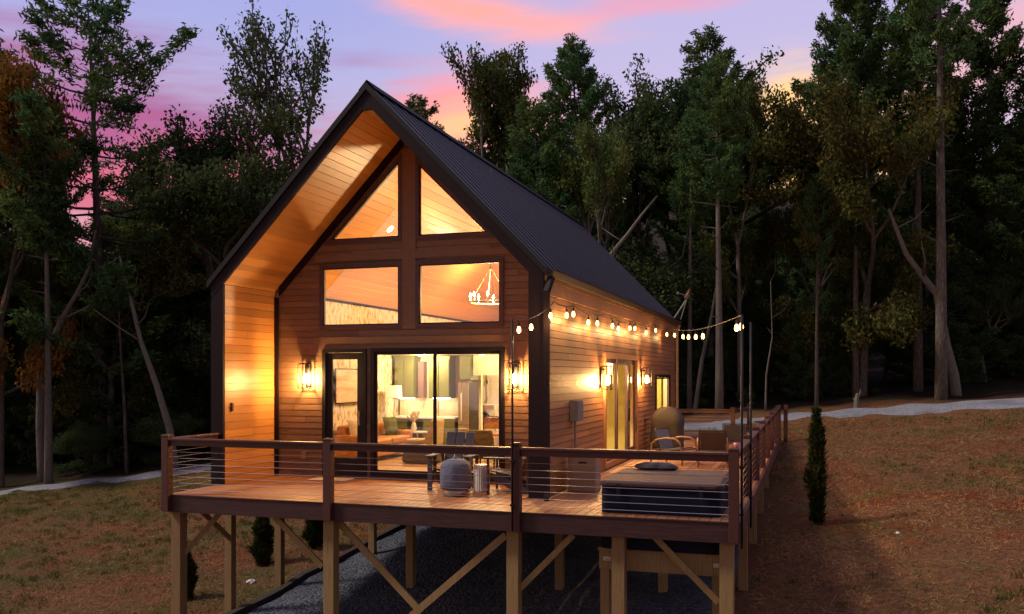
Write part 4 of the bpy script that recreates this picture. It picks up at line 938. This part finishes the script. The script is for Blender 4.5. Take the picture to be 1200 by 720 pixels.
patio_chair(4.45, 4.9, R(65), 'patio chair with grey blue sling and curved orange wood arms past the hot tub', M['bluesling'])
patio_chair(5.30, 4.75, R(186), 'patio chair with dark mesh back turned to the camera past the hot tub', M['sling'])
patio_chair(5.6, 7.2, R(5), 'dark grey patio chair farthest back near the side railing', M['sling'])
b = MB(); b.lathe([(.028, .0), (.036, .10), (.030, .10), (.024, .01)], (XR - .01, YR + .55, RH), 12); b.build('cup', mat('pink_plastic_cup', (.55, .16, .14), .4), smooth=True, label='small pink cup standing on the corner of the side railing', cat='cup')
# satellite dish behind the eave
sdh = empty('satellite_dish', (3.2, LH - .1, 4.0), 'small orange lit satellite dish on struts at the back end of the eave', 'satellite dish')
b = MB(); b.lathe([(.02, 0), (.20, .03), (.33, .10), (.335, .10), (.20, .05), (.02, .02)], (0, 0, 0), 20)
b.v = [tuple(Matrix.Rotation(R(-62), 3, 'Y') @ Matrix.Rotation(R(18), 3, 'X') @ Vector(v) + Vector((.45, .15, .68))) for v in [(p[0] * .6, p[1] * .6, p[2] * .6) for p in b.v]]; b.build('dish', M['teak'], sdh, world=False, smooth=True)  # teak orange on the dish paints in the lamplight
b = MB(); b.tube([(.0, .0, -.1), (.28, .1, .35), (.45, .15, .66)], .022, 6); b.tube([(.2, .02, -.15), (.38, .12, .5)], .012, 6); b.tube([(.45, .15, .6), (.12, .08, .72)], .012, 6); b.build('mount', M['greybox'], sdh, world=False)
b = MB(); b.box(.06, .14, .05, .11, .68, .76); b.build('receiver', M['greybox'], sdh, world=False)

# ------------------------------------------------------------------ vegetation
def mesh_np(name, V, F, m):
    me = bpy.data.meshes.new(name); V = np.asarray(V, np.float32); F = np.asarray(F, np.int32)
    me.vertices.add(len(V)); me.vertices.foreach_set('co', V.ravel()); k = F.shape[1]
    me.loops.add(F.size); me.loops.foreach_set('vertex_index', F.ravel()); me.polygons.add(len(F)); me.polygons.foreach_set('loop_start', np.arange(0, F.size, k, dtype=np.int32))
    try: me.polygons.foreach_set('loop_total', np.full(len(F), k, np.int32))
    except Exception: pass
    me.update(calc_edges=True); me.validate(); me.materials.append(m); return me
def quads(C, D, a, bq, rng):
    """rhombus leaves: centres C, long axis D (unit), half length a, half width bq"""
    n = len(C); r_ = rng.normal(size=(n, 3)); S = np.cross(D, r_); S /= np.linalg.norm(S, axis=1)[:, None] + 1e-9
    a = np.broadcast_to(a, (n,))[:, None]; bq = np.broadcast_to(bq, (n,))[:, None]
    V = np.stack([C - D * a, C + S * bq - D * a * .15, C + D * a, C - S * bq - D * a * .15], 1).reshape(-1, 3)
    return V, np.arange(4 * n).reshape(-1, 4)
def unit(v): return v / (np.linalg.norm(v, axis=-1, keepdims=True) + 1e-9)
def pine(seed, h, clear, rad, dens=1.0, needle=.24, droop=0.0, irregular=.5, top=1.0, ex=.72, step=1.0):
    rng = np.random.default_rng(seed); t = MB(); C = []; D = []
    nseg = 9; bend = rng.normal(size=2) * .25
    ctr = lambda z: np.array([bend[0] * (z / h) ** 2, bend[1] * (z / h) ** 2, z])
    r0 = .012 * h + .03
    t.tube([ctr(h * i / nseg) + (0 if i else np.array([0, 0, -.4])) for i in range(nseg + 1)], [r0 * (1 - .93 * i / nseg) * (1.06 if i == 0 else 1) for i in range(nseg + 1)], 8)
    z = h * clear
    for q in range(9):
        zz = h * (clear * rng.uniform(.35, 1)); a = rng.uniform(0, 6.28); l = rng.uniform(.4, 1.6); p = ctr(zz); t.tube([p, p + np.array([math.cos(a) * l, math.sin(a) * l, rng.uniform(-.1, .35)])], [.03, .008], 4, cap=False)
    while z < h * .985:
        f = (z - h * clear) / (h * (1 - clear)); prof = rad * (min(1, .45 + 2.2 * f)) * (1 - f) ** ex * top + .25
        nb = rng.integers(3, 6); a0 = rng.uniform(0, 6.28)
        for k in range(nb):
            L = prof * rng.uniform(1 - irregular, 1 + irregular * .35); az_ = a0 + 6.28 * k / nb + rng.normal() * .25
            up = rng.uniform(-.05, .22) + .55 * f - droop; dz = rng.uniform(-.12, .12)
            d = np.array([math.cos(az_), math.sin(az_), 0]); p0 = ctr(z + dz); n_ = 5; P_ = []
            for i in range(n_ + 1):
                s_ = i / n_; P_.append(p0 + d * L * s_ + np.array([0, 0, L * (up * s_ - (.22 + droop * .4) * s_ * (1 - s_) * 2 + .14 * s_ ** 3)]))
            t.tube(P_, [max(.008, .022 * (L ** .6) * (1 - .8 * i / n_)) for i in range(n_ + 1)], 4, cap=False)
            P_ = np.array(P_); nt_ = max(4, int(L * 15 * dens))
            s_ = rng.uniform(.22, 1.0, nt_) ** .75
            idx = np.minimum((s_ * n_).astype(int), n_ - 1); fr_ = s_ * n_ - idx; pos = P_[idx] * (1 - fr_)[:, None] + P_[idx + 1] * fr_[:, None]
            side = np.array([-d[1], d[0], 0]); wdt = (.10 + .26 * L * (1.05 - s_)) * rng.uniform(-1, 1, nt_) * 1.25
            pos = pos + side * wdt[:, None] + d * (np.abs(wdt) * .35)[:, None] + np.stack([np.zeros(nt_), np.zeros(nt_), rng.normal(size=nt_) * .07 + .02], 1)
            m_ = 14
            cc = np.repeat(pos, m_, 0) + rng.normal(size=(nt_ * m_, 3)) * np.array([.13, .13, .075])
            dd = unit(rng.normal(size=(nt_ * m_, 3)) * .55 + d * .6 + np.array([0, 0, .35 - droop]))
            C.append(cc); D.append(dd)
        z += step * rng.uniform(.32, .62) * (h / 17) ** .5
    C = np.concatenate(C); D = np.concatenate(D); V, F = quads(C, D, needle * .5 * rng.uniform(.7, 1.3, len(C)), needle * .15, rng)
    return t, V, F
def broadleaf(seed, h, spread, fork=.35, leaves=55, levels=4, leaf=.085, cl=.42, lean=(0, 0), upright=.6, trunk=.016, nchild=(2, 4)):
    rng = np.random.default_rng(seed); t = MB(); tips = []
    def grow(p, d, L, r, lv):
        n_ = 4; P_ = [p]; dd = d.copy()
        for i in range(n_):
            dd = unit(dd + rng.normal(size=3) * .14 + np.array([0, 0, .05 * upright])); P_.append(P_[-1] + dd * L / n_)
        t.tube(P_, [r * (1 - .4 * i / n_) for i in range(n_ + 1)], 7 if lv > 2 else 4, cap=False)
        if lv <= 1:
            for q in P_[1:]: tips.append(q)
        if lv == 0: return
        k = rng.integers(nchild[0], nchild[1] + 1)
        for j in range(k):
            s_ = 1.0 if j == 0 else rng.uniform(.45, .95); i = min(int(s_ * n_), n_ - 1); q = P_[i] + (P_[i + 1] - P_[i]) * (s_ * n_ - i)
            side = rng.normal(size=3); side[2] = abs(side[2]) * .3; nd = unit(dd * (upright + .25) + unit(side) * spread * (.35 if j == 0 else 1))
            grow(q, nd, L * rng.uniform(.6, .85), r * (.62 if j else .72), lv - 1)
    r0 = trunk * h; p = np.array([0, 0, -.4]); P_ = [p]
    d = unit(np.array([lean[0], lean[1], 1.0])); n_ = 5
    for i in range(n_):
        d = unit(d + rng.normal(size=3) * .05); P_.append(P_[-1] + d * (h * fork + .4) / n_)
    t.tube(P_, [r0 * (1.2 if i == 0 else 1 - .05 * i) for i in range(n_ + 1)], 9)
    k = rng.integers(2, 4)
    for j in range(k + 1):
        side = rng.normal(size=3); side[2] = 0; nd = unit(d * (upright + .35) + unit(side) * spread * .8)
        grow(P_[-1], nd, h * (1 - fork) * .36, r0 * .62, levels - 1)
    # side limbs below the fork
    for j in range(3):
        q = P_[3 + (j % 2)]; side = rng.normal(size=3); side[2] = .25; grow(q, unit(side), h * .14, r0 * .3, 2)
    tips = np.array(tips); n_ = len(tips)
    keep = tips[rng.random(n_) < 1.0]
    u_ = rng.normal(size=(len(keep) * leaves, 3)); u_ = unit(u_) * (rng.random((len(u_), 1)) ** .45); C = np.repeat(keep, leaves, 0) + u_ * np.array([cl, cl, cl * .6]) * 1.45
    D = unit(rng.normal(size=C.shape) + np.array([0, 0, -.35])); V, F = quads(C, D, leaf * (q_ := rng.uniform(.5, 1.6, len(C))), leaf * .55 * q_, rng)
    return t, V, F
PROTO = {}
def proto(key, gen, bark, leaf, h):
    t, V, F = gen
    me = bpy.data.meshes.new(key + '_trunk'); me.from_pydata([tuple(map(float, v)) for v in t.v], [], t.f); me.materials.append(bark)
    for p in me.polygons: p.use_smooth = True
    zmax = float(np.percentile(V[:, 2], 99.7)); PROTO[key] = (me, mesh_np(key + '_crown', V, F, leaf), zmax)
proto('pine_wide', pine(21, 17, .22, 4.9, ex=.50, step=1.9, irregular=.7), M['bark'], M['needle'], 17)
proto('pine_a', pine(1, 17, .26, 4.2, dens=1.25), M['bark'], M['needle'], 17)
proto('pine_b', pine(2, 17, .38, 3.5, irregular=.6), M['bark'], M['needle'], 17)
proto('pine_c', pine(3, 17, .12, 3.6, dens=1.15), M['bark'], M['needle'], 17)
proto('pine_tall', pine(4, 20, .60, 3.0), M['bark'], M['needle'], 20)
proto('pine_pale', pine(14, 18, .62, 2.3, irregular=.6), M['palebark'], M['needle'], 18)
proto('hemlock_a', pine(5, 10, .05, 2.9, needle=.20, droop=.18, dens=1.35), M['bark'], M['needle_dark'], 10)
proto('hemlock_b', pine(6, 10, .04, 3.3, needle=.20, droop=.22, dens=1.35, irregular=.65), M['bark'], M['needle_dark'], 10)
proto('oak_a', broadleaf(7, 15, .75, fork=.38, leaves=85, leaf=.078), M['palebark'], M['leaf'], 15)
proto('oak_b', broadleaf(8, 15, .85, fork=.30, leaves=66, leaf=.078, cl=.44), M['bark'], M['leaf_dark'], 15)
proto('oak_c', broadleaf(9, 15, .65, fork=.45, leaves=38, leaf=.075, cl=.36), M['palebark'], M['leaf'], 15)
proto('slender', broadleaf(10, 17, .50, fork=.52, leaves=9, leaf=.08, cl=.30, upright=.95, trunk=.010), M['bark'], M['leaf_dark'], 17)
proto('fall_a', broadleaf(11, 13, .7, fork=.30, leaves=60, leaf=.072, cl=.46), M['bark'], M['leaf_fall'], 13)
proto('orange_a', broadleaf(12, 12, .7, fork=.35, leaves=50, leaf=.075), M['bark'], M['leaf_orange'], 12)
proto('under_a', broadleaf(13, 6, .95, fork=.12, leaves=75, leaf=.05, cl=.5, trunk=.010), M['bark'], M['leaf_dark'], 6)
def tree(kind, px, depth, ytop, name, label, group=None, rz=None, wide=1.0, cat='tree', xy=None):
    p = at(px, depth) if xy is None else Vector((xy[0], xy[1], 0)); z0 = gz(p.x, p.y) - .05
    ztop = CZ + (HPY - ytop) / FPX * depth; tm, cm, hz = PROTO[kind]; s_ = (ztop - z0) / hz
    r = empty(name, (p.x, p.y, z0), label, cat, group, random.uniform(0, 6.28) if rz is None else rz); r.scale = (s_ * wide, s_ * wide, s_)
    for nm, me in (('trunk', tm), ('crown', cm)):
        o = bpy.data.objects.new(nm, me); COL.objects.link(o); o.parent = r
    return r
TREES = [
    # left of the cabin
    ('pine_wide', 118, 40, -8, 'pine_tree', 'tall broad white pine rising at the far left against the mauve cloud', 1.12),
    ('pine_pale', 57, 36.5, 120, 'pine_tree', 'slim pine with a pale straight trunk at the left forest edge', .8),
    ('orange_a', 0, 37, 84, 'maple_tree', 'orange autumn maple at the left border of the view', .55),
    ('oak_b', 262, 42, 124, 'oak_tree', 'round dark broadleaf tree left of the cabin roof', .95),
    ('slender', 352, 45, 22, 'ash_tree', 'slender open crowned tree rising behind the left roof slope', .8),
    ('pine_b', -30, 40, 40, 'pine_tree', 'dark pine cut by the left border behind the orange maple', 1.0),
    ('oak_a', 165, 46, 250, 'oak_tree', 'olive broadleaf tree under the tall white pine', .9),
    ('fall_a', 130, 40, 255, 'maple_tree', 'brownish understory maple below the tall white pine', .8),
    ('oak_c', 300, 50, 215, 'oak_tree', 'thin broadleaf tree against the sunset gap left of the roof', .8),
    # behind the roof
    ('pine_b', 488, 62, 116, 'pine_tree', 'small pine tip peeking over the right roof slope near the ridge', .9),
    ('oak_a', 572, 46, 46, 'oak_tree', 'bushy oak with a rounded top just right of the ridge', .62),
    ('pine_c', 535, 50, 165, 'pine_tree', 'pale green pine beside the right roof slope under the bushy oak', .9),
    ('pine_c', 638, 42, 120, 'pine_tree', 'bright green pine hugging the middle of the right roof slope', 1.0),
    ('pine_a', 676, 47, 54, 'pine_tree', 'pine with an open feathery top behind the bright green one', .85),
    ('oak_b', 738, 45, 66, 'oak_tree', 'dark oak with a lumpy top right of the feathery pine', .8),
    ('oak_c', 700, 40.5, 150, 'oak_tree', 'tree with a grey forked trunk just beyond the roof edge', .7),
    ('oak_b', 785, 49, 95, 'oak_tree', 'dark broadleaf tree between the lumpy oak and the tall middle pine', .9),
    ('pine_b', 832, 44, 40, 'pine_tree', 'tall middle pine with a tufted top above the string lights', .95),
    ('oak_c', 868, 42, 96, 'oak_tree', 'tall open tree with a forked trunk in front of the yellow sky gap', .48),
    # right
    ('pine_a', 995, 42, -45, 'pine_tree', 'big dense white pine left of the tall bare trunk', .78),
    ('pine_b', 1082, 45, -30, 'pine_tree', 'pine with dead lower whorls close behind the tall bare trunk', .9),
    ('pine_tall', 1103, 36.5, -190, 'pine_tree', 'tall pine with a thick straight bare trunk at the edge of the drive', .8),
    ('fall_a', 1010, 40, 112, 'maple_tree', 'tall brown and olive autumn maple left of the bare trunk', .8),
    ('fall_a', 955, 41, 235, 'maple_tree', 'lower olive autumn maple right of the string light poles', .8),
    ('pine_c', 1160, 43, -25, 'pine_tree', 'full dark pine right of the tall bare trunk', 1.0),
    ('pine_a', 1235, 40, 30, 'pine_tree', 'dark pine cut by the right border', 1.0),
    ('oak_b', 1190, 46, 150, 'oak_tree', 'dark broadleaf tree beneath the pines at the right border', 1.0),
    ('pine_tall', 957, 38.5, 205, 'pine_tree', 'slim trunked pine just right of the light poles', .7),
    ('pine_tall', 1003, 40, 40, 'pine_tree', 'dark slim trunked pine left of the bare trunk, at the forest edge', .7),
    ('pine_tall', 1076, 40, -60, 'pine_tree', 'dark trunked pine immediately left of the tall bare trunk', .8),
    ('pine_pale', 808, 40, 130, 'pine_tree', 'pale trunked pine seen through the bulbs by the back corner', .7),
    ('pine_pale', 843, 38.5, 70, 'pine_tree', 'thick pale trunked pine behind the cluster of bulbs', .9),
    ('oak_c', 915, 46, 240, 'oak_tree', 'thin dark tree behind the right light pole', .7),
]
for (kd, px, dp, yt, nm, lab, wd) in TREES: tree(kd, px, dp, yt, nm, lab, wide=wd)
# hemlock and broadleaf understory along the forest edge
rg = random.Random(21)
for i, px in enumerate(list(range(-40, 300, 36)) + list(range(600, 1260, 34))):
    kd = rg.choice(['hemlock_a', 'hemlock_b', 'hemlock_a', 'oak_b', 'under_a'] if px > 300 else ['hemlock_a', 'hemlock_b', 'oak_b', 'fall_a'])
    if 740 < px < 980: kd = rg.choice(['hemlock_a', 'hemlock_b'])
    yt = rg.uniform(265, 345) + (15 if 560 < px < 960 else 0); tree(kd, px + rg.uniform(-12, 12), rg.uniform(40.5, 46), yt, 'understory_tree', 'dark shaded understory tree in the lower layer of the forest edge', 'understory trees at the forest edge', wide=rg.uniform(.9, 1.25))
for i in range(44):
    px = -80 + i * 31 + rg.uniform(-10, 10); dp = rg.uniform(48, 66)
    tree(rg.choice(['hemlock_a', 'hemlock_b', 'pine_c', 'oak_b']), px, dp, (rg.uniform(205, 260) if 860 < px < 985 else rg.uniform(190, 300) + (60 if 470 < px < 1000 else 25)), 'forest_tree', 'dark tree deep in the forest behind the front row', 'dark trees deep in the forest', wide=rg.uniform(.95, 1.3))
for i in range(26):
    px = -60 + i * 52 + rg.uniform(-16, 16)
    if 215 < px < 600: continue
    tree('under_a', px, rg.uniform(38.5, 42), rg.uniform(455, 500) if px > 600 else rg.uniform(480, 520), 'forest_shrub', 'low dark shrub among the trunks at the edge of the forest', 'low shrubs along the forest edge', wide=1.3, cat='shrub')
for i, (X, Y, kd, tp) in enumerate([(-22, -40, 'pine_a', 13), (-14, -44, 'oak_a', 12), (-7, -41, 'pine_b', 15), (-1, -46, 'oak_b', 12), (5, -42, 'pine_c', 14), (11, -45, 'oak_a', 13), (17, -41, 'pine_a', 15), (24, -44, 'oak_b', 12), (-30, -36, 'pine_b', 14), (31, -40, 'pine_c', 13)]):
    tm, cm, hz = PROTO[kd]; r = empty('forest_tree', (X, Y, gz(X, Y) - .05), 'tree of the clearing edge seen only as a dark reflection in the upper windows', 'tree', 'trees mirrored in the windows', i * 1.3); r.scale = [tp / hz * 1.1] * 3
    for nm, me in (('trunk', tm), ('crown', cm)):
        o = bpy.data.objects.new(nm, me); COL.objects.link(o); o.parent = r
# bare crooked trunks at the forest edge
def snag(pts, d, r0, lab, m, tw=3, name='bare_tree'):
    P_ = [at(a, d + .0 * i, b_) for i, (a, b_) in enumerate(pts)]; base = P_[0].copy(); base.z = gz(base.x, base.y) - .1
    if P_[0].z > base.z + .2: P_ = [base] + P_
    else: P_[0] = base
    r = empty(name, tuple(base), lab, 'tree'); rs = [r0 * (1 - .75 * i / (len(P_) - 1)) for i in range(len(P_))]
    Q = []; S = []
    for i in range(len(P_) - 1):
        for k in range(3): t = k / 3; Q.append(P_[i].lerp(P_[i + 1], t)); S.append(rs[i] + (rs[i + 1] - rs[i]) * t)
    Q.append(P_[-1]); S.append(rs[-1])
    b = MB(); b.tube(Q, S, 8); b.build('trunk', m, r, smooth=True)
    rr_ = random.Random(lab)
    for k in range(tw):
        i = rr_.randint(len(Q) // 2, len(Q) - 1); a = rr_.uniform(0, 6.28); l = rr_.uniform(.6, 1.8); q = Q[i]; e = q + Vector((math.cos(a) * l, math.sin(a) * l, l * .7)); mid = q.lerp(e, .5) + Vector((.1, 0, -.1)); b = MB(); b.tube([q, mid, e], [S[i] * .5, S[i] * .35, .008], 5); b.build('branch', m, r, smooth=True)
snag([(50, 570), (47, 500), (48, 435), (62, 400), (72, 375), (90, 345), (104, 315), (112, 270)], 37.2, .19, 'crooked trunk bending right beside the pale straight pine', M['palebark'])
snag([(206, 557), (199, 503), (183, 450), (165, 400), (152, 345), (140, 300)], 36.8, .17, 'bare leaning trunk slanting left above the left end of the railing', M['palebark'])
snag([(149, 560), (146, 480), (141, 400), (138, 340)], 38, .09, 'thin dark bare trunk between the pale pine and the leaning trunk', M['bark'])
snag([(690, 480), (693, 400), (700, 340), (716, 298), (735, 275), (752, 252), (770, 230)], 38.5, .16, 'dead grey limb slanting up to the right behind the roof edge', M['palebark'])
snag([(1121, 474), (1118, 440), (1109, 405), (1098, 345), (1082, 325), (1062, 298), (1050, 268), (1041, 245)], 37.4, .22, 'crooked trunk curving left behind the tall bare pine trunk', M['palebark'])
snag([(897, 480), (898, 440), (905, 395), (903, 330)], 38, .05, 'thin wavy sapling trunk right of the light poles', M['palebark'])
snag([(815, 478), (823, 420), (834, 370), (842, 320)], 39, .13, 'leaning pale trunk behind the string light bulbs', M['palebark'])
snag([(740, 480), (770, 330), (800, 300), (806, 270)], 41, .1, 'thin bent trunk right of the roof edge', M['bark'])
sb_ = empty('tree_stump', tuple(at(1004, 36.6)), 'small splintered stump at the far edge of the drive', 'stump'); q = at(1004, 36.6); zb = gz(q.x, q.y); sb_.location = (q.x, q.y, zb)
b = MB(); b.tube([(0, 0, -.1), (0, 0, .35), (.03, 0, .6)], [.14, .10, .05], 8); b.build('stub', M['palebark'], sb_, world=False); b = MB(); b.tube([(0, 0, .25), (.12, 0, .6), (.14, 0, .8)], [.06, .03, .01], 6); b.tube([(0, 0, .2), (-.14, .05, .4)], [.05, .015], 6); b.build('splinter', M['palebark'], sb_, world=False)
# columnar evergreens
def column(x, y, h, r, lab, seed):
    rng = np.random.default_rng(seed); z0 = gz(x, y); rt = empty('columnar_evergreen', (x, y, z0), lab, 'shrub', 'columnar evergreens planted by the deck')
    n_ = 5200; z = rng.uniform(.03, 1, n_); prof = r * np.minimum(1, .55 + 1.6 * z) * (1 - np.clip((z - .5) / .5, 0, 1) ** 1.5 * .8) * (1 + .18 * np.sin(z * 17 + seed)); a = rng.uniform(0, 6.283, n_); lump = 1 + .30 * np.sin(3 * a + z * 11) + .12 * np.sin(5 * a - z * 19); q = prof * lump * np.sqrt(rng.uniform(.25, 1, n_))
    C = np.stack([q * np.cos(a), q * np.sin(a), z * h], 1) + rng.normal(size=(n_, 3)) * .02; D = unit(np.stack([np.cos(a) * .75, np.sin(a) * .75, np.ones(n_)], 1) + rng.normal(size=(n_, 3)) * .45); V, F = quads(C, D, .085 * rng.uniform(.4, 1.5, n_), .016, rng)
    o = bpy.data.objects.new('foliage', mesh_np('column_foliage', V, F, M['shrub'])); COL.objects.link(o); o.parent = rt
    b = MB(); b.tube([(0, 0, -.1), (0, 0, h * .8)], [.05, .012], 6); b.build('trunk', M['bark'], rt, world=False)
column(7.52, 4.69, 2.5, .165, 'slim evergreen column on the slope right of the deck', 1)
column(-4.69, -.62, 1.0, .17, 'small dark evergreen seen between the leftmost deck posts', 2)
column(-4.58, 1.96, 1.25, .19, 'small dark evergreen behind the third deck post from the left', 3)
column(-3.95, 3.2, 1.3, .19, 'small dark evergreen under the deck behind the middle front post', 4)
# loose stones
def rock(x, y, s_, lab, seed):
    rr_ = random.Random(seed); b = MB(); n_ = 8
    b.lathe([(.5 * s_, 0), (.9 * s_, .25 * s_), (.8 * s_, .6 * s_), (.3 * s_, .85 * s_)], (0, 0, 0), n_); b.v = [(v[0] * rr_.uniform(.75, 1.2), v[1] * rr_.uniform(.75, 1.2), v[2] * rr_.uniform(.8, 1.15)) for v in b.v]
    o = b.build('rock', M['concrete'], label=lab, cat='rock'); o.location = (x, y, gz(x, y) - .02)
rock(-4.01, .66, .11, 'white stone lying on the lawn left of the gravel bed', 1); rock(9.08, 3.92, .06, 'small white stone on the lawn right of the evergreen column', 2)
# straw blades over the lawn
def in_clear(X, Y):
    under = (X > -2.9) & (X < 6.4) & (Y > -3) & (Y < 16); return ~under
rng = np.random.default_rng(5); n_ = 230000
X = rng.uniform(-24, 20, n_); Y = rng.uniform(-6.5, 21, n_)
k = in_clear(X, Y) & (Y < np.where(X < 3, 18.6 + .36 * X, 19.9)); X, Y = X[k], Y[k]
den = np.sin(X * .9 + 2) * np.sin(Y * .8) + rng.normal(size=len(X)) * .8; k = den > -.6; X, Y = X[k], Y[k]
Z = np.array([gz(x, y) for x, y in zip(X, Y)]); C = np.stack([X, Y, Z + .02], 1); D = unit(np.stack([rng.normal(size=len(X)), rng.normal(size=len(X)), np.abs(rng.normal(size=len(X))) * .9], 1))
V, F = quads(C, D, rng.uniform(.03, .12, len(X)), .009, rng)
gm = leafmat('dry_straw', (.33, .175, .08), (.16, .15, .046), thr=(.45, .62), noise_scale=.6)
o = bpy.data.objects.new('grass', mesh_np('grass', V, F, gm)); COL.objects.link(o); tag(o, 'short dry straw grass scattered over the lawn', 'grass', kind='stuff')
nc = 5200; cxs = rng.uniform(-24, 18, nc); cys = rng.uniform(-6, 20, nc); k = in_clear(cxs, cys) & (cys < np.where(cxs < 3, 18.4 + .36 * cxs, 19.7)) & (np.sin(cxs * .55 + 1) + np.sin(cys * .6 + cxs * .2) + rng.normal(size=nc) * .6 > .2 + .09 * np.clip(cxs, -8, 12)); cxs, cys = cxs[k], cys[k]
nb_ = 16; X = np.repeat(cxs, nb_) + rng.normal(size=len(cxs) * nb_) * .07; Y = np.repeat(cys, nb_) + rng.normal(size=len(cxs) * nb_) * .07
Z = np.array([gz(x, y) for x, y in zip(X, Y)]); C = np.stack([X, Y, Z + .05], 1); D = unit(np.stack([rng.normal(size=len(X)) * .55, rng.normal(size=len(X)) * .55, np.ones(len(X))], 1)); V, F = quads(C, D, rng.uniform(.05, .10, len(X)), .009, rng)
o = bpy.data.objects.new('grass_tufts', mesh_np('grass_tufts', V, F, leafmat('olive_grass', (.095, .105, .032), (.18, .145, .055), thr=(.42, .6), noise_scale=.8))); COL.objects.link(o); tag(o, 'olive green grass tufts growing in patches on the lawn', 'grass', kind='stuff')
n_ = 1800; X = rng.uniform(-20, 18, n_); Y = rng.uniform(-6, 19, n_); k = in_clear(X, Y); X, Y = X[k], Y[k]; Z = np.array([gz(x, y) for x, y in zip(X, Y)]); C = np.stack([X, Y, Z + .025], 1); D = unit(np.stack([rng.normal(size=len(X)), rng.normal(size=len(X)), rng.normal(size=len(X)) * .3], 1))
V, F = quads(C, D, rng.uniform(.03, .06, len(X)), .025, rng); o = bpy.data.objects.new('fallen_leaves', mesh_np('fallen_leaves', V, F, leafmat('fallen_leaf', (.16, .075, .035), (.30, .20, .12), noise_scale=3))); COL.objects.link(o); tag(o, 'fallen leaves scattered across the lawn', 'leaves', kind='stuff')
